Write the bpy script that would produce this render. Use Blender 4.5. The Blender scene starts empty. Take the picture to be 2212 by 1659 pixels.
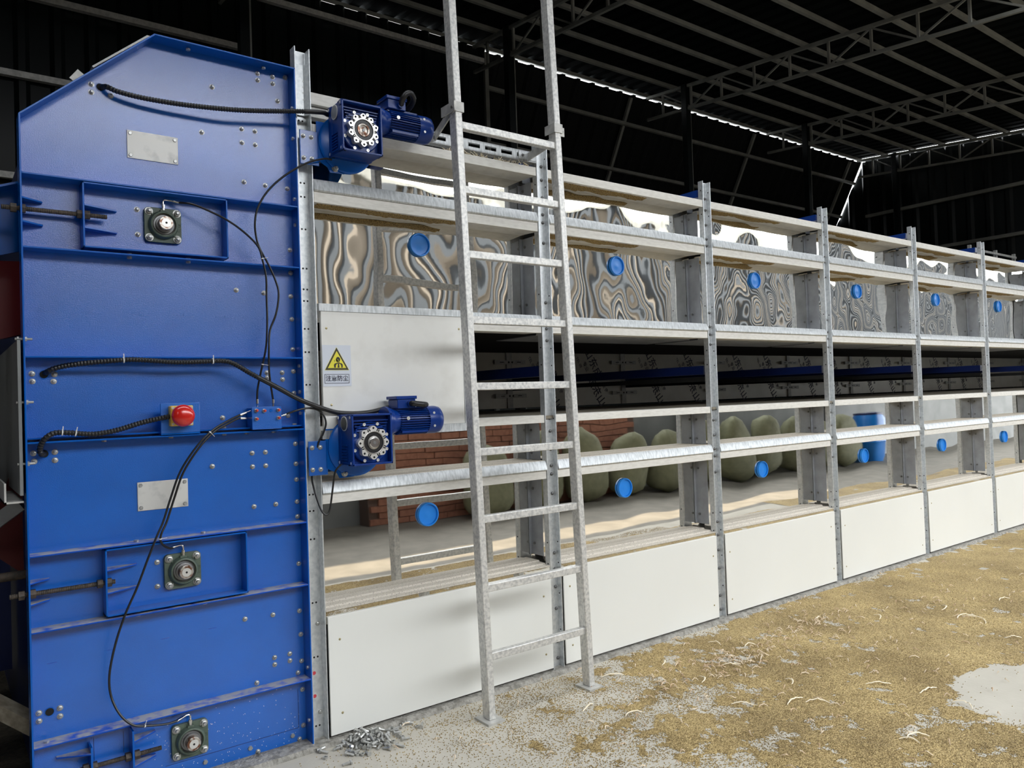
import bpy, bmesh, math, random
from mathutils import Vector, Matrix, noise, Quaternion
R = random.Random(7)
scn = bpy.context.scene
COL = scn.collection
PI = math.pi

# ------------------------------------------------------------------ camera, sky, sun, exposure
cd = bpy.data.cameras.new('camera'); cam = bpy.data.objects.new('camera', cd); COL.objects.link(cam)
cd.sensor_fit = 'HORIZONTAL'; cd.sensor_width = 36.0; cd.lens = 36.0 * 1670.0 / 2212.0
cd.clip_start = 0.05; cd.clip_end = 300
bx = Vector((.7998, -.0155, .6001)); by = Vector((-.5993, .0354, .7997)); bz = Vector((-.0335, -.9991, .0193))
right = Vector((bx[0], by[0], bz[0])); down = Vector((bx[1], by[1], bz[1])); fwd = Vector((bx[2], by[2], bz[2]))
fwd.normalize(); down = (down - fwd * down.dot(fwd)).normalized(); right = down.cross(fwd)
M = Matrix.Identity(4)
for i in range(3):
    M[i][0] = right[i]; M[i][1] = -down[i]; M[i][2] = -fwd[i]
M[0][3], M[1][3], M[2][3] = 0.0, -3.13, 1.43
cam.matrix_world = M
scn.camera = cam
scn.view_settings.view_transform = 'Standard'; scn.view_settings.look = 'None'
scn.view_settings.gamma = 1.0; scn.view_settings.use_curve_mapping = False
scn.view_settings.exposure = 1.55

w = bpy.data.worlds.new('sky'); scn.world = w; w.use_nodes = True
bg = w.node_tree.nodes['Background']; bg.inputs[0].default_value = (.93, .965, 1, 1); bg.inputs[1].default_value = 3.4
sd = bpy.data.lights.new('sun', 'SUN'); sun = bpy.data.objects.new('sun', sd); COL.objects.link(sun)
sd.energy = 2.8; sd.angle = math.radians(.6); sd.color = (1, .84, .62)
sun.location = (8, 6, 22)
sun.rotation_euler = Vector((-.30, -.31, -.90)).to_track_quat('-Z', 'Y').to_euler()
# sampling portal in the open front of the shed (guides sky sampling, gives off no light itself)
pd = bpy.data.lights.new('sky_portal', 'AREA'); portal = bpy.data.objects.new('sky_portal', pd); COL.objects.link(portal)
pd.shape = 'RECTANGLE'; pd.size = 45; pd.size_y = 3.4; pd.cycles.is_portal = True
portal.location = (22.7, -5.6, 3.65); portal.rotation_euler = (PI / 2, 0, 0)
pd2 = bpy.data.lights.new('slot_portal', 'AREA'); portal2 = bpy.data.objects.new('slot_portal', pd2); COL.objects.link(portal2)
pd2.shape = 'RECTANGLE'; pd2.size = 14; pd2.size_y = .45; pd2.cycles.is_portal = True
portal2.location = (5, -.83, 5.80)

# ------------------------------------------------------------------ materials
MATS = {}
def mat(name, col, rough=.5, metal=0., spec=.5, var=None, bump=None, coat=0.):
    """var=(scale, dark colour, lo, hi[, detail, stretch])  bump=(scale, strength, distance)"""
    m = bpy.data.materials.new(name); m.use_nodes = True
    nt = m.node_tree; N = nt.nodes; L = nt.links; p = N['Principled BSDF']
    p.inputs['Base Color'].default_value = (*col, 1); p.inputs['Roughness'].default_value = rough
    p.inputs['Metallic'].default_value = metal; p.inputs['Specular IOR Level'].default_value = spec
    p.inputs['Coat Weight'].default_value = coat; p.inputs['Coat Roughness'].default_value = .15
    geo = N.new('ShaderNodeNewGeometry')
    if var:
        sc, c2, lo, hi = var[:4]; det = var[4] if len(var) > 4 else 6
        vec = geo.outputs['Position']
        if len(var) > 5:
            mp = N.new('ShaderNodeMapping'); mp.inputs['Scale'].default_value = var[5]; L.new(vec, mp.inputs[0]); vec = mp.outputs[0]
        nz = N.new('ShaderNodeTexNoise'); nz.inputs['Scale'].default_value = sc; nz.inputs['Detail'].default_value = det
        L.new(vec, nz.inputs['Vector'])
        cr = N.new('ShaderNodeValToRGB'); cr.color_ramp.elements[0].position = lo; cr.color_ramp.elements[1].position = hi
        cr.color_ramp.elements[0].color = (*c2, 1); cr.color_ramp.elements[1].color = (*col, 1)
        L.new(nz.outputs['Fac'], cr.inputs[0]); L.new(cr.outputs[0], p.inputs['Base Color'])
    if bump:
        nb = N.new('ShaderNodeTexNoise'); nb.inputs['Scale'].default_value = bump[0]; nb.inputs['Detail'].default_value = 3
        L.new(geo.outputs['Position'], nb.inputs['Vector'])
        b = N.new('ShaderNodeBump'); b.inputs['Strength'].default_value = bump[1]; b.inputs['Distance'].default_value = bump[2]
        L.new(nb.outputs['Fac'], b.inputs['Height']); L.new(b.outputs[0], p.inputs['Normal'])
    MATS[name] = m
    return m
blue = mat('blue_paint', (.0003, .125, .57), .26, spec=1., var=(5, (.0003, .112, .51), .35, .65), bump=(330, .26, .0026), coat=.35)
blue_s = mat('blue_paint_smooth', (.0003, .10, .46), .25, spec=.35)
blue_d = mat('dusty_blue_paint', (.001, .07, .46), .4, spec=.3)
nt = blue_d.node_tree; N = nt.nodes; L = nt.links          # pale dust lies on the upward faces
g_ = N.new('ShaderNodeNewGeometry'); s_ = N.new('ShaderNodeSeparateXYZ'); L.new(g_.outputs['True Normal'], s_.inputs[0])
n_ = N.new('ShaderNodeTexNoise'); n_.inputs['Scale'].default_value = 22; L.new(g_.outputs['Position'], n_.inputs['Vector'])
m_ = N.new('ShaderNodeMath'); m_.operation = 'MULTIPLY'; L.new(s_.outputs['Z'], m_.inputs[0])
r_ = N.new('ShaderNodeValToRGB'); r_.color_ramp.elements[0].position = .3; r_.color_ramp.elements[1].position = .55; L.new(n_.outputs['Fac'], r_.inputs[0]); L.new(r_.outputs[0], m_.inputs[1]); m_.use_clamp = True
x_ = N.new('ShaderNodeMix'); x_.data_type = 'RGBA'; L.new(m_.outputs[0], x_.inputs[0]); x_.inputs[6].default_value = (.001,.07,.46,1); x_.inputs[7].default_value = (.36,.35,.34,1)
L.new(x_.outputs[2], N['Principled BSDF'].inputs['Base Color'])
motorblue = mat('motor_blue', (.002, .034, .22), .3, spec=.4, bump=(500, .1, .001))
navy = mat('navy_paint', (.004, .015, .10), .4)
galv = mat('galvanised_steel', (.74, .76, .77), .42, .65, var=(60, (.58, .61, .63), .35, .62, 8), bump=(140, .12, .002))
galv2 = mat('dull_galvanised_steel', (.60, .59, .56), .5, .45, var=(30, (.42, .42, .40), .3, .65, 10), bump=(200, .15, .002))
ladderm = mat('ladder_galvanised', (.74, .73, .70), .45, .45, var=(70, (.50, .50, .49), .34, .6, 9), bump=(160, .2, .002))
strip = mat('bright_zinc_strip', (.60, .62, .63), .5, .5, var=(70, (.42, .44, .45), .35, .6, 8, (1.5, 1, .35)), bump=(90, .15, .002))
mirror = mat('polished_stainless', (.80, .785, .75), .02, 1.)
steelgrey = mat('grey_steel_plate', (.36, .38, .41), .45, .3, var=(14, (.27, .28, .30), .3, .7))
flange = mat('bare_aluminium_flange', (.78, .76, .71), .55, .1, var=(24, (.66, .64, .59), .25, .6, 8, (1, 1, 4)))
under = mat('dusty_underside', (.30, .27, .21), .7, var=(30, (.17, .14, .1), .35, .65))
white = mat('white_panel', (.78, .78, .74), .42, spec=.4, var=(1.3, (.74, .74, .70), .3, .7), bump=(400, .03, .001))
whited = mat('scuffed_white_panel', (.80, .795, .76), .45, var=(7, (.72, .71, .67), .28, .5, 12))
dust = mat('dusty_sill', (.62, .57, .49), .8, var=(150, (.36, .32, .27), .34, .46, 3), bump=(120, .4, .004))
zinc = mat('zinc_bolt', (.58, .58, .56), .38, .75, var=(60, (.4, .4, .38), .3, .7))
darkbolt = mat('dull_bolt', (.22, .22, .22), .4, .7)
brass = mat('brass_rivet', (.42, .36, .2), .4, .7)
iron = mat('rusty_iron', (.11, .085, .065), .6, .4, var=(60, (.05, .045, .04), .35, .6), bump=(220, .4, .003))
castgreen = mat('green_cast_iron', (.10, .135, .10), .5, var=(40, (.075, .105, .08), .3, .7), bump=(260, .25, .003))
shaftm = mat('worn_steel_shaft', (.62, .58, .52), .35, .8, var=(60, (.22, .10, .06), .42, .56))
steel = mat('bright_steel', (.75, .74, .72), .22, 1.)
silver = mat('machined_aluminium', (.80, .79, .76), .35, .6)
rubber = mat('black_rubber', (.012, .012, .013), .38, spec=.5)
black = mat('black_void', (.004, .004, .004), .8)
red = mat('red_plastic', (.62, .018, .012), .2, spec=.6, coat=.4)
yellow = mat('yellow_plastic', (.72, .47, .06), .4)
capblue = mat('bright_blue_plastic', (.012, .22, .72), .35)
tiew = mat('white_nylon', (.8, .8, .8), .4)
alu = mat('aluminium_plate', (.70, .69, .66), .5, .35, var=(22, (.52, .52, .5), .28, .5, 12))
maroon = mat('maroon_paint', (.13, .012, .014), .35)
chute = mat('dark_sheet_steel', (.30, .31, .31), .45, .2, var=(3, (.22, .23, .23), .3, .7))
dirt = mat('grain_dust', (.10, .085, .055), .9, var=(30, (.05, .043, .03), .35, .65), bump=(60, .8, .01))
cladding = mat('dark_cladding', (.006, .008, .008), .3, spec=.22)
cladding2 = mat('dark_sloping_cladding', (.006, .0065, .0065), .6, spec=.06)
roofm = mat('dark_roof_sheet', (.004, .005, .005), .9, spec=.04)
purl = mat('grey_purlin_steel', (.20, .20, .18), .6, 0, spec=.3, var=(5, (.13, .13, .115), .3, .7))
film = mat('filmed_sheet_shaded', (.72, .69, .61), .35, .15, var=(4, (.62, .59, .51), .3, .7))
filmlow = mat('filmed_sheet_lit', (.90, .88, .82), .3, .1, var=(6, (.80, .77, .70), .3, .7))  # paler copy for the lower sheets; the light on them is in the colour
ink = mat('navy_ink', (.02, .02, .045), .6)
printink = mat('faded_print', (.085, .085, .115), .6)
inkblack = mat('black_ink', (.035, .028, .02), .6)
signw = mat('sign_white', (.66, .70, .78), .45)
signy = mat('sign_yellow', (.80, .72, .05), .45)
brickm = mat('brick', (.46, .21, .14), .85, var=(20, (.34, .15, .10), .3, .7), bump=(80, .5, .005))
mortar = mat('mortar', (.16, .11, .09), .9)
sackm = mat('woven_sack', (.27, .275, .17), .7, var=(12, (.19, .195, .115), .3, .7), bump=(150, .4, .004))
pole = mat('beige_cladding', (.17, .145, .115), .6, spec=.2)
stripe_batten = mat('dark_stripe_batten', (.035, .04, .045), .6, spec=.2)
wallg = mat('grey_render', (.30, .31, .31), .8, var=(2, (.22, .23, .23), .3, .7))
redmark = mat('red_marker', (.6, .05, .07), .6)
orange = mat('red_fitting', (.55, .06, .035), .4)
straw = mat('pale_straw', (.80, .70, .52), .6)
grainr = mat('grain_residue', (.50, .35, .14), .9, var=(170, (.16, .10, .035), .38, .58, 3), bump=(220, 1., .006))

def concrete():
    m = mat('concrete', (.55, .515, .44), .8, var=(3.5, (.45, .42, .355), .3, .7, 12), bump=(60, .25, .004))
    return m
conc = concrete()
yard = mat('shaded_dusty_yard_concrete', (.30, .28, .24), .85, var=(4, (.22, .205, .175), .3, .7, 12), bump=(60, .25, .004))  # darker dusty concrete, with shade under the front roof put into its colour
plinthm = mat('rough_plinth', (.36, .345, .31), .9, var=(35, (.20, .19, .165), .35, .6), bump=(70, .9, .01))
# grain: fine per-kernel colour from voronoi cells
gm = mat('golden_grain', (.43, .31, .13), .75)
nt = gm.node_tree; N = nt.nodes; L = nt.links
g_ = N.new('ShaderNodeNewGeometry'); v_ = N.new('ShaderNodeTexVoronoi'); v_.inputs['Scale'].default_value = 210
L.new(g_.outputs['Position'], v_.inputs['Vector'])
cr = N.new('ShaderNodeValToRGB'); cr.color_ramp.elements[0].color = (.22, .15, .055, 1); cr.color_ramp.elements[1].color = (.70, .55, .27, 1)
sep = N.new('ShaderNodeSeparateColor'); L.new(v_.outputs['Color'], sep.inputs[0]); L.new(sep.outputs[0], cr.inputs[0])
n2 = N.new('ShaderNodeTexNoise'); n2.inputs['Scale'].default_value = 2.2; n2.inputs['Detail'].default_value = 5; L.new(g_.outputs['Position'], n2.inputs['Vector'])
mx = N.new('ShaderNodeMix'); mx.data_type = 'RGBA'; mx.blend_type = 'MULTIPLY'; mx.inputs[0].default_value = .7
c3 = N.new('ShaderNodeValToRGB'); c3.color_ramp.elements[0].position = .35; c3.color_ramp.elements[0].color = (.55, .5, .42, 1); c3.color_ramp.elements[1].position = .65; c3.color_ramp.elements[1].color = (1.05, 1.02, .95, 1)
L.new(n2.outputs['Fac'], c3.inputs[0]); L.new(cr.outputs[0], mx.inputs[6]); L.new(c3.outputs[0], mx.inputs[7])
L.new(mx.outputs[2], N['Principled BSDF'].inputs['Base Color'])
bb = N.new('ShaderNodeBump'); bb.inputs['Strength'].default_value = .9; bb.inputs['Distance'].default_value = .004; bb.invert = True
L.new(v_.outputs['Distance'], bb.inputs['Height']); L.new(bb.outputs[0], N['Principled BSDF'].inputs['Normal'])

# ------------------------------------------------------------------ mesh builder
WL = {}
def wl(o): return WL.get(o.name, Vector((0, 0, 0))) if o else Vector((0, 0, 0))
class MB:
    def __init__(s): s.v = []; s.f = []; s.m = []; s.mi = 0
    def add(s, vs, fs):
        o = len(s.v); s.v += [tuple(p) for p in vs]
        for f in fs: s.f.append(tuple(i + o for i in f)); s.m.append(s.mi)
        return s
    def box(s, x0, y0, z0, x1, y1, z1):
        return s.add([(x0,y0,z0),(x1,y0,z0),(x1,y1,z0),(x0,y1,z0),(x0,y0,z1),(x1,y0,z1),(x1,y1,z1),(x0,y1,z1)],
                     [(3,2,1,0),(4,5,6,7),(0,1,5,4),(1,2,6,5),(2,3,7,6),(3,0,4,7)])
    def bar(s, a, b, wx, wy, up=(0, 0, 1)):
        a = Vector(a); b = Vector(b); d = (b - a).normalized(); u = Vector(up)
        if abs(d.dot(u)) > .98: u = Vector((0, 1, 0))
        x = d.cross(u).normalized(); y = x.cross(d)
        q = [(-1,-1),(1,-1),(1,1),(-1,1)]
        vs = [a + x*(i*wx/2) + y*(j*wy/2) for i, j in q] + [b + x*(i*wx/2) + y*(j*wy/2) for i, j in q]
        return s.add(vs, [(0,1,2,3),(7,6,5,4),(0,4,5,1),(1,5,6,2),(2,6,7,3),(3,7,4,0)])
    def prism(s, poly, ax, lo, hi):
        """poly of 2-D points; ax 'y': (x,z), 'x': (y,z), 'z': (x,y)"""
        n = len(poly)
        def P(u, v, h): return (u, h, v) if ax == 'y' else ((h, u, v) if ax == 'x' else (u, v, h))
        vs = [P(u, v, lo) for u, v in poly] + [P(u, v, hi) for u, v in poly]
        fs = [tuple(range(n)), tuple(range(2*n-1, n-1, -1))] + [(i, i+n, (i+1) % n + n, (i+1) % n) for i in range(n)]
        return s.add(vs, fs)
    def lathe(s, p, d, prof, n=20, cap=True):
        p = Vector(p); d = Vector(d).normalized(); u = Vector((0, 0, 1)) if abs(d.z) < .9 else Vector((1, 0, 0))
        x = d.cross(u).normalized(); y = d.cross(x)
        vs = []; fs = []
        for r, h in prof:
            for k in range(n):
                a = 2*PI*k/n; vs.append(p + d*h + (x*math.cos(a) + y*math.sin(a))*r)
        for i in range(len(prof)-1):
            for k in range(n): fs.append((i*n+k, i*n+(k+1) % n, (i+1)*n+(k+1) % n, (i+1)*n+k))
        if cap: fs.append(tuple(range(n-1, -1, -1))); fs.append(tuple((len(prof)-1)*n + k for k in range(n)))
        return s.add(vs, fs)
    def cyl(s, a, b, r, n=16, r2=None):
        a = Vector(a); b = Vector(b); return s.lathe(a, b-a, [(r, 0), (r if r2 is None else r2, (b-a).length)], n)
    def tube(s, pts, r, n=8, rf=None):
        pts = [Vector(p) for p in pts]; vs = []; fs = []; x = None
        for i, p in enumerate(pts):
            t = (pts[min(i+1, len(pts)-1)] - pts[max(i-1, 0)]).normalized()
            if x is None: x = t.orthogonal().normalized()
            x = (x - t*x.dot(t)).normalized(); y = t.cross(x); rr = r if rf is None else rf(i)
            for k in range(n):
                a = 2*PI*k/n; vs.append(p + (x*math.cos(a) + y*math.sin(a))*rr)
        for i in range(len(pts)-1):
            for k in range(n): fs.append((i*n+k, i*n+(k+1) % n, (i+1)*n+(k+1) % n, (i+1)*n+k))
        fs.append(tuple(range(n-1, -1, -1))); fs.append(tuple((len(pts)-1)*n + k for k in range(n)))
        return s.add(vs, fs)
    def build(s, name, m, parent=None, bevel=0, origin=None, smooth=True):
        if origin is None:
            xs, ys, zs = zip(*s.v); origin = Vector(((min(xs)+max(xs))/2, (min(ys)+max(ys))/2, min(zs)))
        origin = Vector(origin)
        me = bpy.data.meshes.new(name)
        me.from_pydata([(a-origin.x, b-origin.y, c-origin.z) for a, b, c in s.v], [], s.f)
        for mm in (m if isinstance(m, (list, tuple)) else [m]): me.materials.append(mm)
        if isinstance(m, (list, tuple)): me.polygons.foreach_set('material_index', s.m)
        bm = bmesh.new(); bm.from_mesh(me); bmesh.ops.recalc_face_normals(bm, faces=bm.faces); bm.to_mesh(me); bm.free()
        if smooth: me.shade_smooth(); me.set_sharp_from_angle(angle=math.radians(38))
        o = bpy.data.objects.new(name, me); COL.objects.link(o)
        if parent: o.parent = parent
        o.location = origin - wl(parent); WL[o.name] = origin
        if bevel:
            b = o.modifiers.new('bevel', 'BEVEL'); b.width = bevel; b.segments = 2; b.limit_method = 'ANGLE'
        return o
def inst(src_mesh, name, loc, parent=None, rot=None, scale=None):
    o = bpy.data.objects.new(name, src_mesh); COL.objects.link(o)
    if parent: o.parent = parent
    o.location = Vector(loc) - wl(parent); WL[o.name] = Vector(loc)
    if rot is not None: o.rotation_euler = rot
    if scale: o.scale = scale
    return o
def tag(o, label=None, cat=None, group=None, kind=None):
    if label: o['label'] = label
    if cat: o['category'] = cat
    if group: o['group'] = group
    if kind: o['kind'] = kind
    return o
def thing(name, label, cat, loc, group=None):
    o = bpy.data.objects.new(name, None); COL.objects.link(o); o.empty_display_size = .1
    o.location = loc; WL[o.name] = Vector(loc); return tag(o, label, cat, group)
def struct(o): o['kind'] = 'structure'; return o
def mesh_only(mb, name, m):
    o = mb.build(name, m, origin=(0, 0, 0)); me = o.data; bpy.data.objects.remove(o); return me
def smoothpath(pts, k=6):
    pts = [Vector(p) for p in pts]; out = []
    for i in range(len(pts)-1):
        p0 = pts[max(i-1, 0)]; p1 = pts[i]; p2 = pts[i+1]; p3 = pts[min(i+2, len(pts)-1)]
        for j in range(k):
            t = j/k
            out.append(.5*((2*p1) + (p2-p0)*t + (2*p0-5*p1+4*p2-p3)*t*t + (3*p1-p0-3*p2+p3)*t**3))
    out.append(pts[-1]); return out
def text(body, size, m, name, parent, origin, xdir, updir, depth=.0004, bold=0.):
    cu = bpy.data.curves.new(name, 'FONT'); cu.body = body; cu.size = size; cu.extrude = depth; cu.offset = bold
    cu.align_x = 'CENTER'; cu.align_y = 'CENTER'
    t = bpy.data.objects.new(name, cu); COL.objects.link(t); bpy.context.view_layer.update()
    me = bpy.data.meshes.new_from_object(t.evaluated_get(bpy.context.evaluated_depsgraph_get()))
    bpy.data.objects.remove(t); me.materials.clear(); me.materials.append(m)
    o = bpy.data.objects.new(name, me); COL.objects.link(o); o.parent = parent
    x = Vector(xdir).normalized(); y = Vector(updir); y = (y - x*y.dot(x)).normalized(); z = x.cross(y)
    mm = Matrix((x, y, z)).transposed().to_4x4(); mm.translation = Vector(origin) - wl(parent)
    o.matrix_local = mm; WL[o.name] = Vector(origin); return o

# shared small parts: nut with washer and stud facing -Y, etc.
def nut_mesh(r, m, name, stud=True):
    b = MB(); b.lathe((0,0,0), (0,-1,0), [(r*1.25,0),(r*1.25,r*.18)], 14)
    b.lathe((0,-r*.18,0), (0,-1,0), [(r,0),(r,r*.7),(r*.85,r*.8)], 6)
    if stud: b.lathe((0,-r*.9,0), (0,-1,0), [(r*.52,0),(r*.52,r*.55),(r*.4,r*.7)], 10)
    return mesh_only(b, name, m)
NUT = nut_mesh(.0082, zinc, 'nut'); NUTB = nut_mesh(.0125, zinc, 'big_nut'); NUTD = nut_mesh(.0065, darkbolt, 'dark_nut')
b = MB(); b.lathe((0,0,0),(0,-1,0),[(.010,0),(.010,.004),(.008,.006)],6); FLATB = mesh_only(b, 'painted_bolt', zinc)
b = MB(); b.lathe((0,0,0),(0,0,1),[(.009,0),(.009,.007)],6); HEADZ = mesh_only(b, 'hex_head', zinc)
b = MB(); b.lathe((0,0,0),(1,0,0),[(.008,0),(.008,.006)],6); HEADX = mesh_only(b, 'hex_head_side', zinc)
b = MB(); b.lathe((0,0,0),(0,-1,0),[(.0055,0),(.0045,.002),(.002,.003)],10); RIV = mesh_only(b, 'rivet', brass)
b = MB(); b.lathe((0,0,0),(-1,0,0),[(.0085,0),(.0085,.002),(.0065,.002),(.0065,.007)],6); SIDEB = mesh_only(b, 'side_bolt', darkbolt)
b = MB(); b.lathe((0,0,0),(0,-1,0),[(.007,0),(.007,.005),(.004,.005),(.004,.003)],12); SCR = mesh_only(b, 'cap_screw', silver)

# ------------------------------------------------------------------ ground and shed
fl = MB(); fl.add([(-14,-2.45,0),(60,-2.45,0),(60,9,0),(-14,9,0)], [(0,1,2,3)]); struct(fl.build('floor', conc, origin=(0,0,0)))
fl = MB(); fl.add([(-14,-40,0),(95,-40,0),(95,-2.45,0),(-14,-2.45,0)], [(0,1,2,3)]); struct(fl.build('floor_yard', yard, origin=(0,0,0)))
RZ = lambda y: 6.34 + .09*(y - 5.6)
def corrugated(x0, x1, P, Q, pitch=.24, depth=.035, axis='x'):
    """sheet swept from edge line P(t) to Q(t), t along x; ribs raised along the third direction"""
    mb = MB(); n = int((x1-x0)/pitch); vs = []
    prof = [(0,0),(.55,0),(.68,1),(.87,1)]
    for i in range(n):
        for u, h in prof: vs.append((x0 + (i+u)*pitch, h*depth))
    V = []
    for t, h in vs: V.append(P(t, h)); V.append(Q(t, h))
    mb.add(V, [(2*i, 2*i+2, 2*i+3, 2*i+1) for i in range(len(vs)-1)])
    return mb
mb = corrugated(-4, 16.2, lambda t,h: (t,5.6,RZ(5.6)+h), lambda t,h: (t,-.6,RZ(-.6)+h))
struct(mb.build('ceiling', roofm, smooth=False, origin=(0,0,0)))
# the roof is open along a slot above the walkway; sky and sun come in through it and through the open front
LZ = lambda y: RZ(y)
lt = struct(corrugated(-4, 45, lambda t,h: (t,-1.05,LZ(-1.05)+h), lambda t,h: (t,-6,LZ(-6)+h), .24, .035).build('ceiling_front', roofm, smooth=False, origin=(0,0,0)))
for x0, x1 in ((-4,-2),(12,45)): corrugated(x0, x1, lambda t,h: (t,-.6,RZ(-.6)+h), lambda t,h: (t,-1.05,RZ(-1.05)+h)).build('added_end_sheets', roofm, lt, smooth=False, origin=(0,0,0))  # sheets added to close the slot ends; the long one blocks sun
struct(corrugated(16.2, 45, lambda t,h: (t,5.6,RZ(5.6)+h), lambda t,h: (t,-.6,RZ(-.6)+h)).build('ceiling_sun_block', roofm, smooth=False, origin=(0,0,0)))  # unseen roof added to keep sun off the floor and wall beyond
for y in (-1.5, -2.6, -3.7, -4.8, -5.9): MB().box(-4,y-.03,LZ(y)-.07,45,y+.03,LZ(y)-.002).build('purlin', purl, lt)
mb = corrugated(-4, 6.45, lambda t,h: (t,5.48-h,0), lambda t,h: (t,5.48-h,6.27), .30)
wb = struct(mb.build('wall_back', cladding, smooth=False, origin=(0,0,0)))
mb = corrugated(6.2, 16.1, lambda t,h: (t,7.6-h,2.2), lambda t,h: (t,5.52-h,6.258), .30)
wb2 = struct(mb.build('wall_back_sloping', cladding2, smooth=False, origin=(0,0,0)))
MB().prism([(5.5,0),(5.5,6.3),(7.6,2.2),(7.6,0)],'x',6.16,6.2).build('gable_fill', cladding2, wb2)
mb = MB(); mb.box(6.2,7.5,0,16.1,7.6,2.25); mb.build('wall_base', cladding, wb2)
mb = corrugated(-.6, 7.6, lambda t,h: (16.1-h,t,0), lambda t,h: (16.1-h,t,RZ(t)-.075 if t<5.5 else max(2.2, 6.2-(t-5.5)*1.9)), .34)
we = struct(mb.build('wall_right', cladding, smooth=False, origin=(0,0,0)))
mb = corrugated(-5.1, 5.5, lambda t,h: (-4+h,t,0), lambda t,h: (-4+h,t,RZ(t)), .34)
struct(mb.build('wall_left_added', cladding, smooth=False, origin=(0,0,0)))  # unseen side wall, added so light comes from the front and right
# girts carried by the walls
for z, x0, x1 in [(6.06,-3.9,6.1),(5.43,-3.9,2.9),(4.65,-3.9,6.1),(3.68,-3.9,6.1),(2.6,-3.9,6.1),(1.4,-3.9,6.1)]:
    MB().box(x0,5.38,z-.03,x1,5.44,z+.03).build('girt', galv2, wb)
for z in (5.82, 5.17, 4.4, 3.6):
    y = 5.45 + (6.22-z)*.517
    MB().box(6.2,y-.05,z-.025,16,y,z+.025).build('girt', purl, wb2)
for z in (5.06, 4.15, 3.2): MB().box(15.95,-.6,z-.03,16.02,5.4,z+.03).build('girt', purl, we)
for x in (9.05, 12.3, 15.6): MB().bar((x,5.49,6.2),(x,7.4,2.5),.05,.05).build('rafter', purl, wb2)
MB().box(6.12,5.4,0,6.18,5.46,6.2).build('end_post', purl, wb)
MB().box(2.86,5.36,0,2.98,5.42,6.2).build('wall_post', cladding, wb)
# columns, trusses, purlins
names = {6.0:'nearest of the row behind the ladder', 9.43:'second from the ladder, behind the third dryer post', 12.7:'third from the ladder, behind the fourth dryer post', 15.9:'at the far end wall',2.6:'hidden behind the blue cabinet top'}
for X, lab in names.items():
    c = thing('column', 'dark steel roof column, ' + lab, 'column', (X,4.7,0), None)
    MB().box(X-.05,4.65,0,X+.05,4.75,RZ(4.7)-.05).build('shaft', cladding, c, bevel=.004)
    MB().box(X+.051,4.66,0,X+.07,4.74,RZ(4.7)-.06).build('side_channel', purl, c)
    MB().box(X-.1,4.6,0,X+.1,4.8,.012).build('base_plate', purl, c)
tl = {-.8:'behind and left of the blue cabinet, out of view', 2.6:'over the blue cabinet', 6.0:'above the ladder, nearest in view', 9.43:'second in view, running over the third dryer post', 12.7:'third in view, far right of the roof', 15.9:'against the far end wall'}
for X, lab in tl.items():
    t = thing('roof_truss', 'slim grey steel roof truss, ' + lab, 'truss', (X,0,RZ(0)-.42))
    MB().bar((X,5.5,RZ(5.5)-.07),(X,-.6,RZ(-.6)-.07),.045,.045).build('top_chord', purl, t)
    MB().bar((X,5.5,RZ(5.5)-.42),(X,-.6,RZ(-.6)-.42),.04,.04).build('bottom_chord', purl, t)
    k = 0; y = 5.16
    while y > -.6:
        MB().bar((X,y,RZ(y)-.08),(X,y,RZ(y)-.41),.03,.03).build('strut', purl, t)
        if y-.57 > -.7:
            if k % 2: MB().bar((X,y,RZ(y)-.41),(X,y-.57,RZ(y-.57)-.09),.022,.022).build('diagonal', purl, t)
            else: MB().bar((X,y,RZ(y)-.09),(X,y-.57,RZ(y-.57)-.41),.022,.022).build('diagonal', purl, t)
        y -= .57; k += 1
y = 5.5; k = 0
pm = mesh_only(MB().box(-10,-.022,-.055,10.1,.022,0), 'purlin', purl)
while y > -.65:
    o = inst(pm, 'purlin', (6, y, RZ(y)-.002)); k += 1
    tag(o, 'grey steel roof purlin, %s counted from the rear wall' % (['first','second','third','fourth','fifth','sixth','seventh','eighth','ninth','tenth','eleventh','twelfth'][k-1]), 'purlin', 'purlins under the shed roof'); y -= .57

# ------------------------------------------------------------------ what stands in front of the machine, seen in its polished sheets
struct(MB().box(-4,-5.7,0,.2,-5.55,5.25).build('wall_front_blocker', cladding, origin=(0,0,0)))  # unseen wall added to hold back sky light from the left
fw = struct(MB().box(-4,-5.15,0,60,-5.0,1.95).build('wall_front', wallg, origin=(0,0,0)))
for x in (1.4, 5.6, 9.8, 14): MB().box(x,-5.0,0,x+.22,-4.86,1.95).build('pier', wallg, fw)
bw = thing('brick_wall', 'low wall of reddish bricks opposite the dryer, seen mirrored in its sheets', 'bricks', (6.2,-4.8,0))
MB().box(4.02,-4.98,0,8.30,-4.76,1.39).build('mortar_core', mortar, bw)
brm = mesh_only(MB().box(-.122,-.05,-.036,.122,.05,.036), 'brick', brickm)
for r in range(17):
    for c_ in range(17):
        x = 4.15 + c_*.25 + (.125 if r % 2 else 0)
        if x > 8.25: continue
        inst(brm, 'brick', (x + R.uniform(-.005,.005), -4.77 + R.uniform(-.012,.012), .042 + r*.081), bw)
ORD = ['first','second','third','fourth','fifth','sixth','seventh','eighth','ninth','tenth','eleventh','twelfth','thirteenth','fourteenth']
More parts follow.
